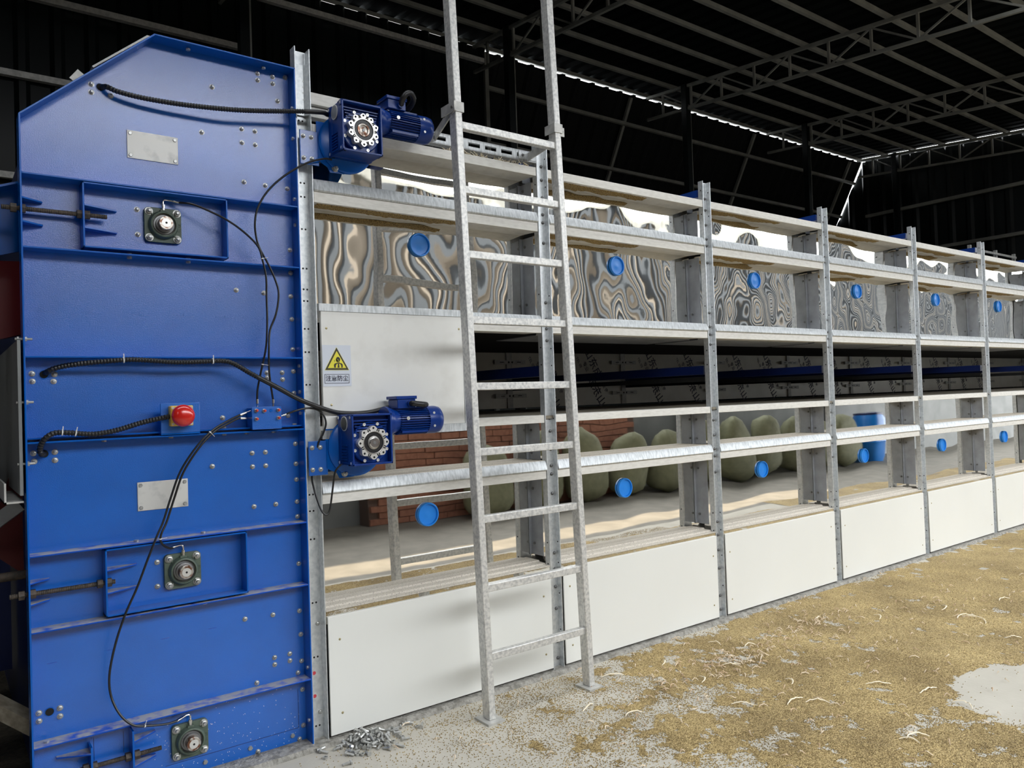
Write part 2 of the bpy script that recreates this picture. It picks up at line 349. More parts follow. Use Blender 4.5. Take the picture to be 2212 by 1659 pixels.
def sack(x, y, z, h, wd, seed):
    mb = MB(); n = 20; rows = 12; q = random.Random(seed)
    vs = []; ph = q.uniform(0,6)
    for i in range(rows+1):
        t = i/rows; rr = max(.16, (1-abs(2*t-1)**4.5)**.5) * (1-.25*t)
        for k in range(n):
            a = 2*PI*k/n; e = 1 + .05*math.sin(3*a+ph+4*t)
            ca, sa = math.cos(a), math.sin(a)
            sx = math.copysign(abs(ca)**.75, ca); sy = math.copysign(abs(sa)**.75, sa)
            vs.append((x + sx*wd*.5*rr*e + .05*t*math.sin(ph), y + sy*.2*rr*e, z + h*t))
    fs = [(i*n+k, i*n+(k+1) % n, (i+1)*n+(k+1) % n, (i+1)*n+k) for i in range(rows) for k in range(n)]
    fs += [tuple(range(n-1,-1,-1)), tuple(rows*n+k for k in range(n))]
    mb.add(vs, fs); o = mb.build('grain_sack', sackm)
    return o
for i in range(11):
    o = sack(5.45 + i*.80 + R.uniform(-.03,.03), -4.38, 0, R.uniform(.88,1.05), .76, i)
    tag(o, 'full olive woven sack, %s from the brick end of the mirrored row' % ORD[i], 'sack', 'grain sacks opposite the dryer')
dr = thing('plastic_drum', 'blue plastic drum among the grain sacks opposite the dryer, seen mirrored', 'drum', (14.4,-4.4,0))
MB().lathe((14.4,-4.4,0),(0,0,1),[(.26,0),(.29,.1),(.29,.38),(.30,.4),(.29,.42),(.29,.8),(.26,.88)],24).build('drum_body', capblue, dr)
MB().lathe((14.4,-4.4,.88),(0,0,1),[(.27,0),(.27,.03)],24).build('lid', navy, dr)
# pale clad building across the yard
ob = thing('clad_building', 'beige corrugated building across the yard, seen mirrored in the upper sheets', 'building', (12,-14,0))
corrugated(-14, 95, lambda t,h: (t,-14+h*6,0), lambda t,h: (t,-14+h*6,6.7), .36).build('cladding_sheet', pole, ob, smooth=False)
bt = MB(); x = -13.8
while x < 94.8: bt.box(x,-13.86,0,x+.13,-13.70,6.7); x += .42
bt.build('stripe_batten', stripe_batten, ob)['kind'] = 'stuff'  # dark bars added so that the mirrors show contrasting stripes
MB().box(-14.2,-14.1,6.7,95.2,-13.7,6.85).build('eaves_trim', purl, ob)

# ------------------------------------------------------------------ belt dryer
PX = [1.321, 2.633, 3.976, 5.315, 6.660, 7.998, 9.335]          # right front edge of each post
dry = thing('belt_dryer', 'long two-deck belt dryer with galvanised posts, polished sheets and white lower panels', 'dryer', (5.3,.1,0))
ZB = [2.661,2.589,2.494,2.404,2.361,2.252,1.934,1.845,1.796,1.733,1.321,1.253,1.158,1.071,1.026,.924,.611,.527,.433,.319,.147,.06]
PW = .075
for i, xr in enumerate(PX):
    top = 2.962 if i == 0 else 2.765
    xl = xr - (.069 if i == 0 else PW)
    t = .005; d = .05 if i == 0 else .038
    p = MB()
    poly = [(xl,0),(xl+t,0),(xl+t,d-t),(xr-t,d-t),(xr-t,0),(xr,0),(xr,d),(xl,d)]
    p.prism(poly, 'z', .018, top)
    po = p.build('post', galv, dry, origin=(xr-PW/2,.03,.018), bevel=.0012)
    if i == 0: po['label'] = 'taller first galvanised post beside the blue cabinet'
    # bolts on the web
    zs = [2.83,2.805,2.78,2.75,2.70,.50,.126] if i == 0 else ZB
    for z in zs: inst(NUTD if i else NUT, 'bolt', (xl+.056 if i else xl+.05, d-t, z), po, scale=(1.15,1.3,1.15) if i else None)
    hb = MB()
    if i == 0:
        for z in (2.66,2.39,2.33,2.19,2.02,1.93,1.88,1.76,1.66,1.52,1.42,1.05,.98,.86,.59,.36,.07):
            for dx in (.012,.030,.046): hb.lathe((xl+dx,d-t-.0002,z),(0,-1,0),[(.0042,0),(.0042,.0006)],10)
    else:
        for z in (2.70,2.55,1.97,1.69,1.60,1.32,.67,.56,.40,.21):
            hb.lathe((xr-t-.0002,.017,z),(-1,0,0),[(.0042,0),(.0042,.0006)],10)
            hb.lathe((xl-.0002,.017,z+.004),(-1,0,0),[(.0042,0),(.0042,.0006)],10)
    hb.build('bolt_hole', black, po)['kind'] = 'stuff'
    MB().box(xl+.003 if i == 0 else xl-.02,-.002,.0,xr+.02,.12,.018).build('foot_plate', galv2, po)
    if i == 0:
        hr = MB()
        for z in (.294,.197): hr.lathe((xl+.028,d-t-.0004,z),(0,-1,0),[(.008,0),(.008,.0006)],10)
        hr.build('paint_mark', redmark, po)
        MB().prism([(xl+.012,d-t-.012),(xl+.05,d-t-.012),(xr-t,.012),(xr-t,.02),(xl+.05,d-t-.006),(xl+.012,d-t-.006)],'z',2.68,2.90).build('splice_angle', galv, po)
    # blue cross tubes running back from the post
    if i:
        MB().box(xr-.06,.06,1.545,xr-.015,2.2,1.60).build('cross_tube', navy, po)
        MB().box(xr-.06,.06,1.50,xr-.035,2.2,1.53).build('cross_bar', black, po)
        MB().box(xr-.06,.06,2.675,xr-.015,2.2,2.72).build('cross_tube', motorblue, po)

def sheet(x0, x1, z0, z1, amp, seed, name='mirror_sheet'):
    mb = MB(); nx, nz = 56, 34; vs = []
    q = random.Random(seed); ox, oz = q.uniform(0,50), q.uniform(0,50)
    for j in range(nz+1):
        for i in range(nx+1):
            x = x0+(x1-x0)*i/nx; z = z0+(z1-z0)*j/nz
            e = min(1, 6*i/nx, 6*(nx-i)/nx)
            h = noise.noise(Vector((x*2.1+ox, z*2.6+oz, 0)))*1.0 + noise.noise(Vector((x*4.3+oz, z*5+ox, 3.3)))*.40 + noise.noise(Vector((x*9+oz, z*9+ox, 7.3)))*.09
            vs.append((x, .145 + amp*h*(.35+.65*e), z))
    mb.add(vs, [(j*(nx+1)+i, j*(nx+1)+i+1, (j+1)*(nx+1)+i+1, (j+1)*(nx+1)+i) for j in range(nz) for i in range(nx)])
    o = mb.build(name, mirror, dry, origin=((x0+x1)/2,.145,z0)); o.data.shade_smooth()
    return o
def cap_mesh():
    p = MB(); p.lathe((0,0,0),(0,-1,0),[(.050,0),(.058,0),(.058,.012),(.055,.016),(.050,.016),(.047,.006),(.018,.0035),(.012,.005),(.001,.005)],32)
    return mesh_only(p, 'inspection_cap', capblue)
CAP = cap_mesh()
def grain_strip(x0, x1, y0, y1, z, parent, seed, full=.75):
    """uneven clumps of grain stuck under a rail"""
    q = random.Random(seed); mb = MB(); n = 46; m_ = 5; vs = []
    for i in range(n+1):
        x = x0+(x1-x0)*i/n
        wdt = (y1-y0)*(.45+.55*noise.noise(Vector((x*5,seed,0)))+.25)
        for j in range(m_+1):
            yy = y0 + max(.01,wdt)*j/m_
            vs.append((x, min(yy,y1), z - .004 - .010*abs(noise.noise(Vector((x*30,yy*60,seed)))) if 0<j<m_ else z))
    mb.add(vs, [(i*(m_+1)+j,(i+1)*(m_+1)+j,(i+1)*(m_+1)+j+1,i*(m_+1)+j+1) for i in range(n) for j in range(m_)])
    o = mb.build('grain_residue', grainr, parent); o['kind'] = 'stuff'; return o
def channel(name, x0, x1, zt, zb, m, yf=.004):
    """rail: front flange plus a web running back to the sheet"""
    p = MB(); p.prism([(yf,zb),(yf,zt),(.148,zt),(.148,zt-.006),(yf+.006,zt-.006),(yf+.006,zb+.004),(.148,zb+.012),(.148,zb+.006),(yf+.006,zb)],'x',x0,x1)
    return p.build(name, m, dry, bevel=.0015)
def capstrip(x0, x1, zt, zb, parent):
    p = MB(); p.prism([(-.002,zb),(-.006,zb+.006),(.004,zt-.008),(.010,zt),(.05,zt),(.05,zt-.004),(.014,zt-.004),(.010,zb)],'x',x0,x1)
    return p.build('zinc_strip', strip, parent)
for i in range(len(PX)-1):
    x0 = PX[i]; x1 = PX[i+1]-PW
    a, c = x0+.002, x1-.002
    # rails, top to bottom
    r = channel('rail', a, c, 2.642, 2.597, flange); grain_strip(a+.02, a+ (c-a)*(.62 if i else .25), .02, .14, 2.6, r, i*7+1)
    r = channel('rail', a, c, 2.352, 2.303, flange); capstrip(a, c, 2.405, 2.350, r); grain_strip(a+.02, a+(c-a)*(.55 if i else .62), .015, .14, 2.306, r, i*7+3)
    if i:
        r = channel('rail', a, c, 1.815, 1.770, flange); capstrip(a, c, 1.862, 1.813, r)
        MB().box(a,.15,1.770,c,.52,1.775).build('soffit', steelgrey, r)
    r = channel('rail', a, c, 1.340, 1.300, flange)
    if i == 0: r['label'] = 'rail at the foot of the scuffed white panel'
    r = channel('rail', a, c, 1.052, 1.008, flange); capstrip(a, c, 1.101, 1.050, r)
    MB().box(a,.012,1.098,c,.145,1.103).build('dusty_shelf', dust, r)
    # polished sheets with caps and side plates
    su = sheet(x0-.005, PX[i+1]-.06, 1.80, 2.64, [.0045,.0060,.0085,.0095,.0075,.0070][i], 11+i)
    sl = sheet(x0-.005, PX[i+1]-.06, .560, 1.335, [.0006,.0010,.0008,.0008,.0010,.0010][i], 31+i)
    inst(CAP, 'inspection_cap', (1.915+1.3405*i,.143,2.197), su)
    inst(CAP, 'inspection_cap', (1.915+1.3405*i,.143,.884), sl)
    for z0, z1, zz in ((1.864,2.285,(1.93,2.24)),(2.407,2.575,(2.44,2.54)),(1.105,1.295,(1.14,1.26)),(.60,1.0,(.66,.95))):
        p = MB(); p.prism([(x1-.004,.05),(x1,.05),(x1,.143),(x1-.022,.143),(x1-.022,.139),(x1-.004,.139)],'z',z0,z1)
        s_ = p.build('side_plate', steelgrey, dry)
        for z in zz: inst(SIDEB, 'bolt', (x1-.004,.118,z), s_)
    # sill with ledges, polished lip and white panel
    p = MB(); p.prism([(.0,.553),(.0,.558),(.035,.558),(.04,.566),(.085,.566),(.09,.574),(.148,.574),(.148,.55),(.006,.55)],'x',a,c)
    p.build('sill', dust, dry, bevel=.001)
    p = MB(); p.box(a,.003,.50,c,.007,.5505); p.build('polished_lip', mirror, dry)
    pn = MB(); pn.prism([(a+.004,.030),(c-.003,.030),(c-.003,.535),(a+.004,.533 if i else .531)],'y',-.007,.001)
    pn = pn.build('lower_panel', white, dry, bevel=.002)
    for fx, z in ((a+.05,.425),(c-.05,.42),(a+.05,.125),(c-.05,.115)): inst(RIV, 'rivet', (fx+R.uniform(-.01,.01),-.007,z+R.uniform(-.012,.012)), pn)
# first bay: scuffed white cover over the middle opening
cv = MB().box(1.334,-.006,1.322,2.055,.012,1.834).build('cover_panel', whited, dry, bevel=.002)
cv['label'] = 'scuffed white cover closing the first middle opening'
MB().box(1.326,-.010,1.834,2.060,.012,1.866).build('edge_trim', strip, cv)
MB().box(1.326,-.010,1.285,2.060,.012,1.322).build('edge_trim', strip, cv)
MB().box(2.055,-.009,1.322,2.066,.012,1.834).build('edge_trim', strip, cv)
for x, z in ((1.358,1.76),(2.035,1.775),(1.372,1.43)): inst(RIV, 'rivet', (x,-.006,z), cv)
r = channel('rail', 2.07, 2.556, 1.815, 1.770, flange); capstrip(2.07, 2.556, 1.862, 1.813, r)
# slotted strut with end bracket, cream board behind the upper motor
p = MB()
z0, z1 = 2.665, 2.715
p.box(1.90,.0,z0,2.555,.004,z0+.016); p.box(1.90,.0,z1-.014,2.555,.004,z1); p.box(1.90,.0,z0-.002,2.555,.045,z0+.002); p.box(1.90,.0,z1-.002,2.555,.045,z1+.002)
x = 1.90
while x < 2.55: p.box(x,.0,z0+.016,min(x+.03,2.555),.004,z1-.014); x += .10
st = p.build('slotted_strut', strip, dry); st['label'] = 'slotted bright strut carrying the ladder brackets'
MB().box(2.44,-.004,z0+.006,2.553,.0,z1-.004).build('end_cleat', strip, st)
for x in (1.935,2.465,2.525): inst(NUTD, 'bolt', (x,-.004,2.69), st)
MB().box(1.323,.03,2.738,1.64,.055,2.79).build('top_board', flange, dry, bevel=.002)
MB().box(1.323,.16,2.60,13.4,2.15,2.635).build('roof_sheet', steelgrey, dry)
MB().box(1.323,.05,2.69,1.9,.10,2.735).build('top_rail', galv2, dry)
ch = MB(); q = random.Random(5)
for k in range(150):
    x = q.uniform(2.0,2.55); y = q.uniform(.0,.06); a = q.uniform(0,6.3); l = q.uniform(.012,.035)
    ch.bar((x,y,2.643),(x+l*math.cos(a),y+l*math.sin(a)*.4,2.646+q.uniform(0,.016)),.0025,.002)
ch.build('chaff', straw, dry)['kind'] = 'stuff'
# inside of the middle opening: far wall of filmed sheets, straps with cross plates, print
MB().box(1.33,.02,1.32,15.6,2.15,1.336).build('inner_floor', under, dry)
MB().box(1.33,.53,1.82,15.6,2.15,1.86).build('belt_void_shade', black, dry)  # black sheet at the belt; the shade of the void is its colour
for k in range(10):
    xa = 2.55+1.34*k
    if k == 0: xa0, xb0 = 1.35, 3.885
    else: xa0, xb0 = 3.89+1.34*(k-1), 3.885+1.34*k
    up = MB().box(xa0,2.10,1.572,xb0-.004,2.108,1.86).build('film_sheet', film, dry)
    lo = MB().box(xa0,2.098,1.352,xb0-.004,2.106,1.570).build('film_sheet', filmlow, dry)
    if k: 
        sp = MB().box(xa0-.028,2.082,1.352,xa0+.028,2.096,1.82).build('strap', galv2, dry)
        for z in (1.455,1.738):
            cp = MB().box(xa0-.16,2.066,z-.017,xa0+.16,2.081,z+.017).build('cross_plate', galv2, sp)
            hb = MB()
            for dx in (-.018,.018): hb.lathe((xa0+dx,2.0655,z),(0,-1,0),[(.008,0),(.008,.001)],10)
            for dx in (-.09,.09): hb.box(xa0+dx-.02,2.065,z-.003,xa0+dx+.02,2.066,z+.003)
            hb.build('slot', black, cp)
    if k < 8:
      for q_ in range(2):
        xx = xa0 + .40 + .55*q_
        if xx > xb0-.1: continue
        dn = Vector((.50,0,-.86)); upv = Vector((.86,0,.5))
        text('山东成', .105, printink, 'print', up, (xx+.02,2.0985,1.73), dn, upv, .0006, .001)
        text('TEL 05', .038, printink, 'print', up, (xx-.15,2.0985,1.74), dn, upv, .0006)
        text('专业', .05, printink, 'print', up, (xx-.07,2.0985,1.70), dn, upv, .0006)
        text('山东成', .105, printink, 'print', lo, (xx+.05,2.0965,1.475), Vector((-.5,0,.86)), Vector((.86,0,.5)), .0006, .001)
        text('专业', .045, printink, 'print', lo, (xx+.16,2.0965,1.50), Vector((-.5,0,.86)), Vector((.86,0,.5)), .0006)

gr = thing('guard_rail', 'small galvanised guard rail on the far end of the dryer roof', 'railing', (12.6,1.6,2.635))
for x in (11.6,12.45,13.1): MB().box(x-.02,1.58,2.635,x+.02,1.62,3.36).build('post', galv2, gr)
for z in (3.05,3.30): MB().box(11.6,1.56,z-.015,13.1,1.58,z+.015).build('rail', galv2, gr)
# concrete plinth strip
mb = MB(); n = 220; vs = []
for i in range(n+1):
    x = .2 + 9.8*i/n; j = noise.noise(Vector((x*6,0,0)))*.006 + noise.noise(Vector((x*25,3,0)))*.003
    vs += [(x,.25,0),(x,.25,.019),(x,-.030+j,.019+j*.2),(x,-.040+j,0)]
mb.add(vs, [(4*i+k,4*(i+1)+k,4*(i+1)+k+1,4*i+k+1) for i in range(n) for k in range(3)])
struct(mb.build('trim_1', plinthm, origin=(5,0,0)))

# dust warning sign stuck on the cover panel
sg = thing('warning_sign', 'white sticker with yellow dust warning triangle on the scuffed white panel', 'sign', (1.401,-.0075,1.51))
MB().box(1.336,-.0075,1.510,1.467,-.0062,1.688).build('sticker', signw, sg)
def tri(x0,z0,x1,h): return [(x0,z0),(x1,z0),((x0+x1)/2,z0+h)]
T = MB(); T.prism(tri(1.3445,1.5795,1.4575,.0995),'y',-.0081,-.0075); T.build('yellow_edge', signy, sg)
T = MB(); T.prism(tri(1.347,1.581,1.455,.096),'y',-.0086,-.0080); T.build('triangle', inkblack, sg)
T = MB(); T.prism(tri(1.3585,1.5885,1.4435,.0745),'y',-.0091,-.0085); T.build('yellow_field', signy, sg)
T = MB(); cx, cz = 1.4065, 1.6265
T.prism([(cx+.0095*math.cos(a), cz+.0105*math.sin(a)) for a in [2*PI*k/20 for k in range(20)]],'y',-.0096,-.009)
T.prism([(cx-.0105,cz-.001),(cx-.004,cz+.004),(cx+.004,cz-.012),(cx-.006,cz-.0125),(cx-.0085,cz-.008)],'y',-.0096,-.009)
T.prism([(cx-.003,cz-.008),(cx+.005,cz-.008),(cx+.005,cz-.016),(cx-.003,cz-.016)],'y',-.0096,-.009)
T.prism([(cx-.019,cz-.036),(cx-.020,cz-.024),(cx-.016,cz-.018),(cx-.006,cz-.0155),(cx+.008,cz-.0155),(cx+.017,cz-.018),(cx+.021,cz-.024),(cx+.020,cz-.036)],'y',-.0096,-.009)
for dx, dz in ((-.0165,-.003),(-.0165,-.006),(-.014,-.0075),(-.0185,-.0075),(-.0165,-.010)): T.prism([(cx+dx+.0011*math.cos(a), cz+dz+.0011*math.sin(a)) for a in [2*PI*k/8 for k in range(8)]],'y',-.0096,-.009)
T.build('pictogram', inkblack, sg)
T = MB()
T.prism([(cx-.0055,cz+.001),(cx-.002,cz+.0005),(cx+.0005,cz-.003),(cx+.001,cz-.017),(cx-.0008,cz-.017),(cx-.001,cz-.0035),(cx-.0035,cz-.001),(cx-.0055,cz-.0008)],'y',-.0100,-.0095)
for sx in (-1,1):
    T.prism([(cx+.001+sx*.003,cz-.019),(cx+.001+sx*.008,cz-.020),(cx+.001+sx*.0125,cz-.028),(cx+.001+sx*.0125,cz-.036),(cx+.001+sx*.005,cz-.036),(cx+.001+sx*.004,cz-.029)],'y',-.0100,-.0095)
T.build('lungs', signy, sg)
T = MB()
for (a0,b0,a1,b1) in ((1.343,1.5605,1.457,1.5625),(1.343,1.5225,1.457,1.5245),(1.343,1.5225,1.345,1.5625),(1.455,1.5225,1.457,1.5625)): T.box(a0,-.0081,b0,a1,-.0074,b1)
T.build('text_frame', ink, sg)
text('注意防尘', .0262, ink, 'lettering', sg, (1.400,-.0079,1.5425), (1,0,0), (0,0,1), .0003, .0004)

# ------------------------------------------------------------------ blue drive cabinet
cab = thing('drive_cabinet', 'tall blue steel drive cabinet with ribs and bolts at the dryer end', 'cabinet', (.75,.1,0))
XL, XR = .253, 1.254
YP = .07
outline = [(XL,.012),(XR,.012),(XR,2.866),(.70,2.870),(XL,2.478)]
MB().prism([(XL+.003,.012),(XR-.003,.012),(XR-.003,2.860),(.701,2.864),(XL+.003,2.475)],'y',YP,YP+.006).build('face_plate', blue, cab)
MB().prism([(.30,.0),(1.25,.0),(1.25,2.84),(.71,2.84),(.30,2.48)],'y',YP+.008,2.1).build('casing', navy, cab)
for (xa,za),(xb,zb) in [(outline[0],outline[4]),(outline[4],outline[3]),(outline[3],outline[2]),(outline[1],outline[2])]:
    d = Vector((xb-xa,0,zb-za)).normalized(); nrm = Vector((-d.z,0,d.x)); c = Vector((.75,0,1.4))-Vector((xa,0,za))
    if nrm.dot(c) < 0: nrm = -nrm
    q1 = Vector((xa,0,za)); q2 = Vector((xb,0,zb)); t = .006
    p = MB(); p.prism([(q1.x,q1.z),(q2.x,q2.z),(q2.x+nrm.x*t,q2.z+nrm.z*t),(q1.x+nrm.x*t,q1.z+nrm.z*t)],'y',0,YP+.006)
    p.build('edge_flange', blue_s, cab, bevel=.001)
for z, th in [(2.275,.006),(2.017,.006),(1.635,.006),(1.336,.006),(.945,.006),(.684,.006),(.290,.006)]:
    MB().box(XL+.006,.001,z-th,XR-.006,YP+.002,z).build('rib', blue_d if z < 1.2 else blue_s, cab, bevel=.001)
MB().box(XL+.006,.02,1.345,XR-.006,YP,1.351).build('rib', blue_s, cab)
MB().box(XL+.006,.004,.012,XR-.006,YP,.018).build('rib', blue_s, cab)
def frame(x0,x1,z0,z1,names=True):
    MB().box(x0,.002,z0,x0+.006,YP,z1).build('takeup_flange', blue_s, cab, bevel=.001)
    MB().box(x1-.006,.002,z0,x1,YP,z1).build('takeup_flange', blue_s, cab, bevel=.001)
    MB().box(x0,.002,z1-.006,x1,YP,z1).build('takeup_flange', blue_s, cab, bevel=.001)
    MB().box(x0,.002,z0,x1,YP,z0+.006).build('takeup_flange', blue_s, cab, bevel=.001)
frame(.444,.957,2.029,2.267); frame(.490,1.0,.692,.935)
MB().box(.431,.005,.02,.437,YP,.242).build('takeup_flange', blue_s, cab); MB().box(.566,.005,.02,.572,YP,.262).build('takeup_flange', blue_s, cab)
for x0, x1, z in [(.259,.325,2.19),(.259,.325,2.107),(.450,.565,2.187),(.450,.565,2.105),(.259,.322,.853),(.259,.322,.780),(.496,.605,.861),(.496,.605,.779),(.572,.655,.226),(.572,.655,.136),(.432,.33,.222)]:
    p = MB(); p.prism([(x0,.004),(x0,YP),(x1,YP),(x1,YP-.015)],'z',z-.006,z); p.build('gusset', blue_d if z < 1.2 else blue_s, cab, bevel=.0008)
for xa, xb, z, nz in [(.20,.527,2.152,(.235,.262,.438,.462)),(.20,.526,.811,(.235,.268,.476,.505)),(.40,.669,.165,(.418,.445,.555,.585))]:
    rod = MB(); pts = [(xa+(xb-xa)*k/120,.032,z) for k in range(121)]
    rod.tube(pts, .0085, 10, rf=lambda k: .0088 if k % 2 else .0076)
    ro = rod.build('threaded_rod', iron, cab); ro['label'] = 'rusty threaded tension rod'
    for x in nz: MB().lathe((x-.009,.032,z),(1,0,0),[(.0165,0),(.0165,.018)],6).build('nut', iron, ro)
PB = [(0.491,2.653),(0.491,2.623),(0.556,2.623),(1.117,2.835),(1.117,2.807),(1.181,2.835),(1.181,2.806),(0.929,2.737),(1.2,2.735),(1.044,2.587),(1.099,2.587),(1.044,2.53),(1.099,2.53),(0.884,2.544),(1.048,2.366),(1.137,2.364),(1.232,2.363),(1.236,2.845),(0.637,2.202),(0.638,2.106),(1.236,2.099),(1.004,1.914),(1.118,1.908),(1.234,1.9),(1.236,1.802),(1.236,1.673),(1.236,2.0),(0.283,1.576),(0.284,1.549),(0.349,1.548),(0.352,1.573),(1.122,1.574),(1.123,1.553),(1.187,1.574),(1.188,1.545),(1.236,1.579),(1.236,1.486),(0.936,1.393),(1.207,1.391),(0.282,1.295),(0.284,1.266),(0.348,1.295),(0.348,1.266),(1.051,1.243),(1.106,1.243),(1.051,1.187),(1.106,1.187),(0.891,1.201),(1.053,1.023),(1.144,1.023),(1.236,1.024),(1.236,0.961),(1.236,1.118),(1.236,1.185),(1.236,1.27),(1.236,0.761),(1.233,0.562),(1.119,0.567),(1.004,0.572),(1.236,0.462),(1.186,0.391),(1.186,0.362),(1.121,0.39),(1.121,0.361),(1.236,0.35),(1.219,0.304),(1.045,0.304),(1.236,0.23),(1.236,0.079),(1.218,0.026),(1.042,0.026),(0.282,0.386),(0.282,0.358),(0.346,0.387),(0.346,0.358),(0.678,0.852),(0.677,0.76)]
for x, z in PB: inst(NUT, 'bolt', (x,YP,z), cab)
for x, z in [(1.188,.049),(1.011,.049),(.835,.047)]: inst(FLATB, 'bolt', (x,YP,z), cab)
for x, z, s in [(.64,2.822,-1),(.83,2.857,-1),(1.13,2.852,-1),(.60,2.269,-1),(.81,2.269,-1),(.60,2.011,-1),(.81,2.011,-1),(.60,2.017,1),(.81,2.017,1),(.50,1.330,-1),(.73,1.330,-1),(.93,1.330,-1),(1.02,1.330,-1),(1.13,1.330,-1),(.93,1.351,1),(.33,1.351,1),(1.22,1.351,1),
                (.60,.945,1),(.84,.945,1),(.60,.938,-1),(.84,.938,-1),(.60,.684,1),(.84,.684,1),(.60,.677,-1),(.84,.677,-1),(.30,.29,1),(.47,.283,-1),(.66,.283,-1),(.84,.283,-1),(1.02,.283,-1),(1.18,.283,-1)]:
    inst(HEADZ, 'bolt', (x,.035,z if s > 0 else z-.007), cab)
for z in (2.70,2.57,2.31,2.20,1.60,1.49,1.40,.33,.11): inst(HEADX, 'bolt', (XR-.012,.03,z), cab)
for z in (1.695,1.475,1.262):
    o = MB().cyl((XL-.022,.03,z),(XL+.03,.03,z),.0045,8); o.lathe((XL+.006,.03,z),(1,0,0),[(.009,0),(.009,.008)],6); o.lathe((XL-.010,.03,z),(-1,0,0),[(.009,0),(.009,.006)],6); o.build('bolt', zinc, cab)
for x, z in [(.521,2.648),(.319,1.573),(.315,1.291),(.314,.382)]:
    h = MB(); h.lathe((x,YP,z),(0,-1,0),[(.016,0),(.016,.0015),(.0135,.0015),(.0135,.0002)],18); ho = h.build('grommet_ring', blue_s, cab)
    MB().lathe((x,YP-.0003,z),(0,-1,0),[(.0135,0),(.0135,.0005)],16).build('cable_hole', black, ho)
for x0,x1,z0,z1 in [(.607,.791,2.396,2.504),(.614,.796,1.053,1.162)]:
    pl = MB().box(x0,YP-.004,z0,x1,YP-.0005,z1).build('blank_plate', alu, cab, bevel=.004); pl['label'] = 'blank aluminium name plate'
    for x in (x0+.012,x1-.012):
        for z in (z0+.012,z1-.012): inst(FLATB, 'screw', (x,YP-.004,z), pl, scale=(.75,.6,.75))
for k, x in enumerate((.28,.44,.60,.76,.92,1.08,1.20)):
    p = MB(); p.box(x,YP-.0012,1.80-.002*k*.2,x+.05,YP,1.8015); p.box(x+.035,YP-.0016,1.797,x+.075,YP,1.806); p.build('tab_slot', blue, cab)
for x, z in ((.31,.55),(.50,.555),(.685,.557),(.86,.56)): MB().box(x,YP-.001,z,x+.03,YP,z+.0015).build('weld_line', blue_d, cab)
p = MB(); p.box(.69,YP-.001,.074,1.217,YP,.0755); p.box(1.2155,YP-.001,.075,1.217,YP,.235); p.box(.449,YP-.001,.17,.4505,YP,.25); p.box(.547,YP-.001,.17,.5485,YP,.25); p.build('plate_seam', navy, cab)
p = MB(); q = random.Random(21)
for k in range(230):
    x = q.uniform(.30,1.22); z = .02 + .25*q.random()**1.4
    if x < .62 and z > .1: continue
    l = q.uniform(.0012,.004); a = q.uniform(0,3.1); p.bar((x,YP-.0002,z),(x+l*math.cos(a),YP-.0002,z+l*math.sin(a)),.0016,.0006,(0,1,0))
p.build('paint_chip', tiew, cab)['kind'] = 'stuff'
dz = MB(); n = 26
dz.add([(-1.6+1.9*i/n, -.25+2.4*j/n, .004+.02*max(0,noise.noise(Vector((i*.4,j*.4,2)))) if 0<i<n and 0<j<n else .001) for j in range(n+1) for i in range(n+1)],[(j*(n+1)+i,j*(n+1)+i+1,(j+1)*(n+1)+i+1,(j+1)*(n+1)+i) for j in range(n) for i in range(n)])
tag(dz.build('grain_dust', dirt), 'dark grain dust covering the floor left of the blue cabinet', 'dust', kind='stuff')
p = MB(); p.prism([(.50,2.735),(.695,2.902),(.70,2.902),(1.20,2.895),(1.20,2.892),(.70,2.897),(.505,2.730)],'y',.10,.60); p.bar((.47,.30,2.735),(.50,.30,2.775),.004,.05); p.build('top_cover', galv2, cab)
# things at the cabinet's left side: chute sheet, brace plate, hopper
chs = thing('chute_sheet', 'dark grey folded steel chute sheet beside the blue cabinet', 'chute', (.24,.8,1.13))
MB().box(.236,.01,1.155,.246,1.5,1.69).build('side_sheet', chute, chs); p = MB(); p.box(.19,.01,1.13,.246,1.5,1.136); p.box(.19,.01,1.13,.196,1.5,1.20); p.build('bottom_lip', galv2, chs)
hp = thing('feed_hopper', 'maroon feed hopper behind a blue brace plate, left of the cabinet', 'hopper', (.1,1.0,1.7))
MB().prism([(.28,1.74),(.28,2.02),(-.6,1.98),(-.6,1.5)],'y',.35,.40).build('hopper_side', maroon, hp)
MB().prism([(.27,2.27),(.27,2.03),(-.05,1.93),(-.5,1.75),(-.5,1.98)],'y',.18,.19).build('brace_plate', blue_s, hp)
MB().prism([(.27,2.27),(.27,2.262),(-.5,1.97),(-.5,1.98)],'y',.10,.19).build('brace_flange', blue_s, hp)
MB().box(.165,.172,2.165,.205,.18,2.225).build('washer_plate', blue_d, hp)
for z in (2.178,2.210): inst(NUT, 'bolt', (.185,.172,z), hp)
lh = thing('discharge_frame', 'dark blue discharge frame with dusty braces left of the cabinet foot', 'frame', (0,1.0,0))
MB().box(-1.2,1.2,.25,.28,1.24,1.1).build('back_panel', navy, lh)
MB().bar((.26,.3,1.10),(-.35,.5,.62),.04,.05).build('brace', steelgrey, lh)
MB().bar((.30,.15,.30),(-.35,.6,.75),.06,.05).build('brace', under, lh)
MB().cyl((-.8,.3,.82),(.29,.25,.845),.017,12).build('cross_pipe', iron, lh)
MB().prism([(.28,.95),(.28,1.2),(.24,1.2),(.17,.97),(.12,.95),(.28,.80)],'y',.5,.53).build('red_guard', maroon, lh)
#@@PART3

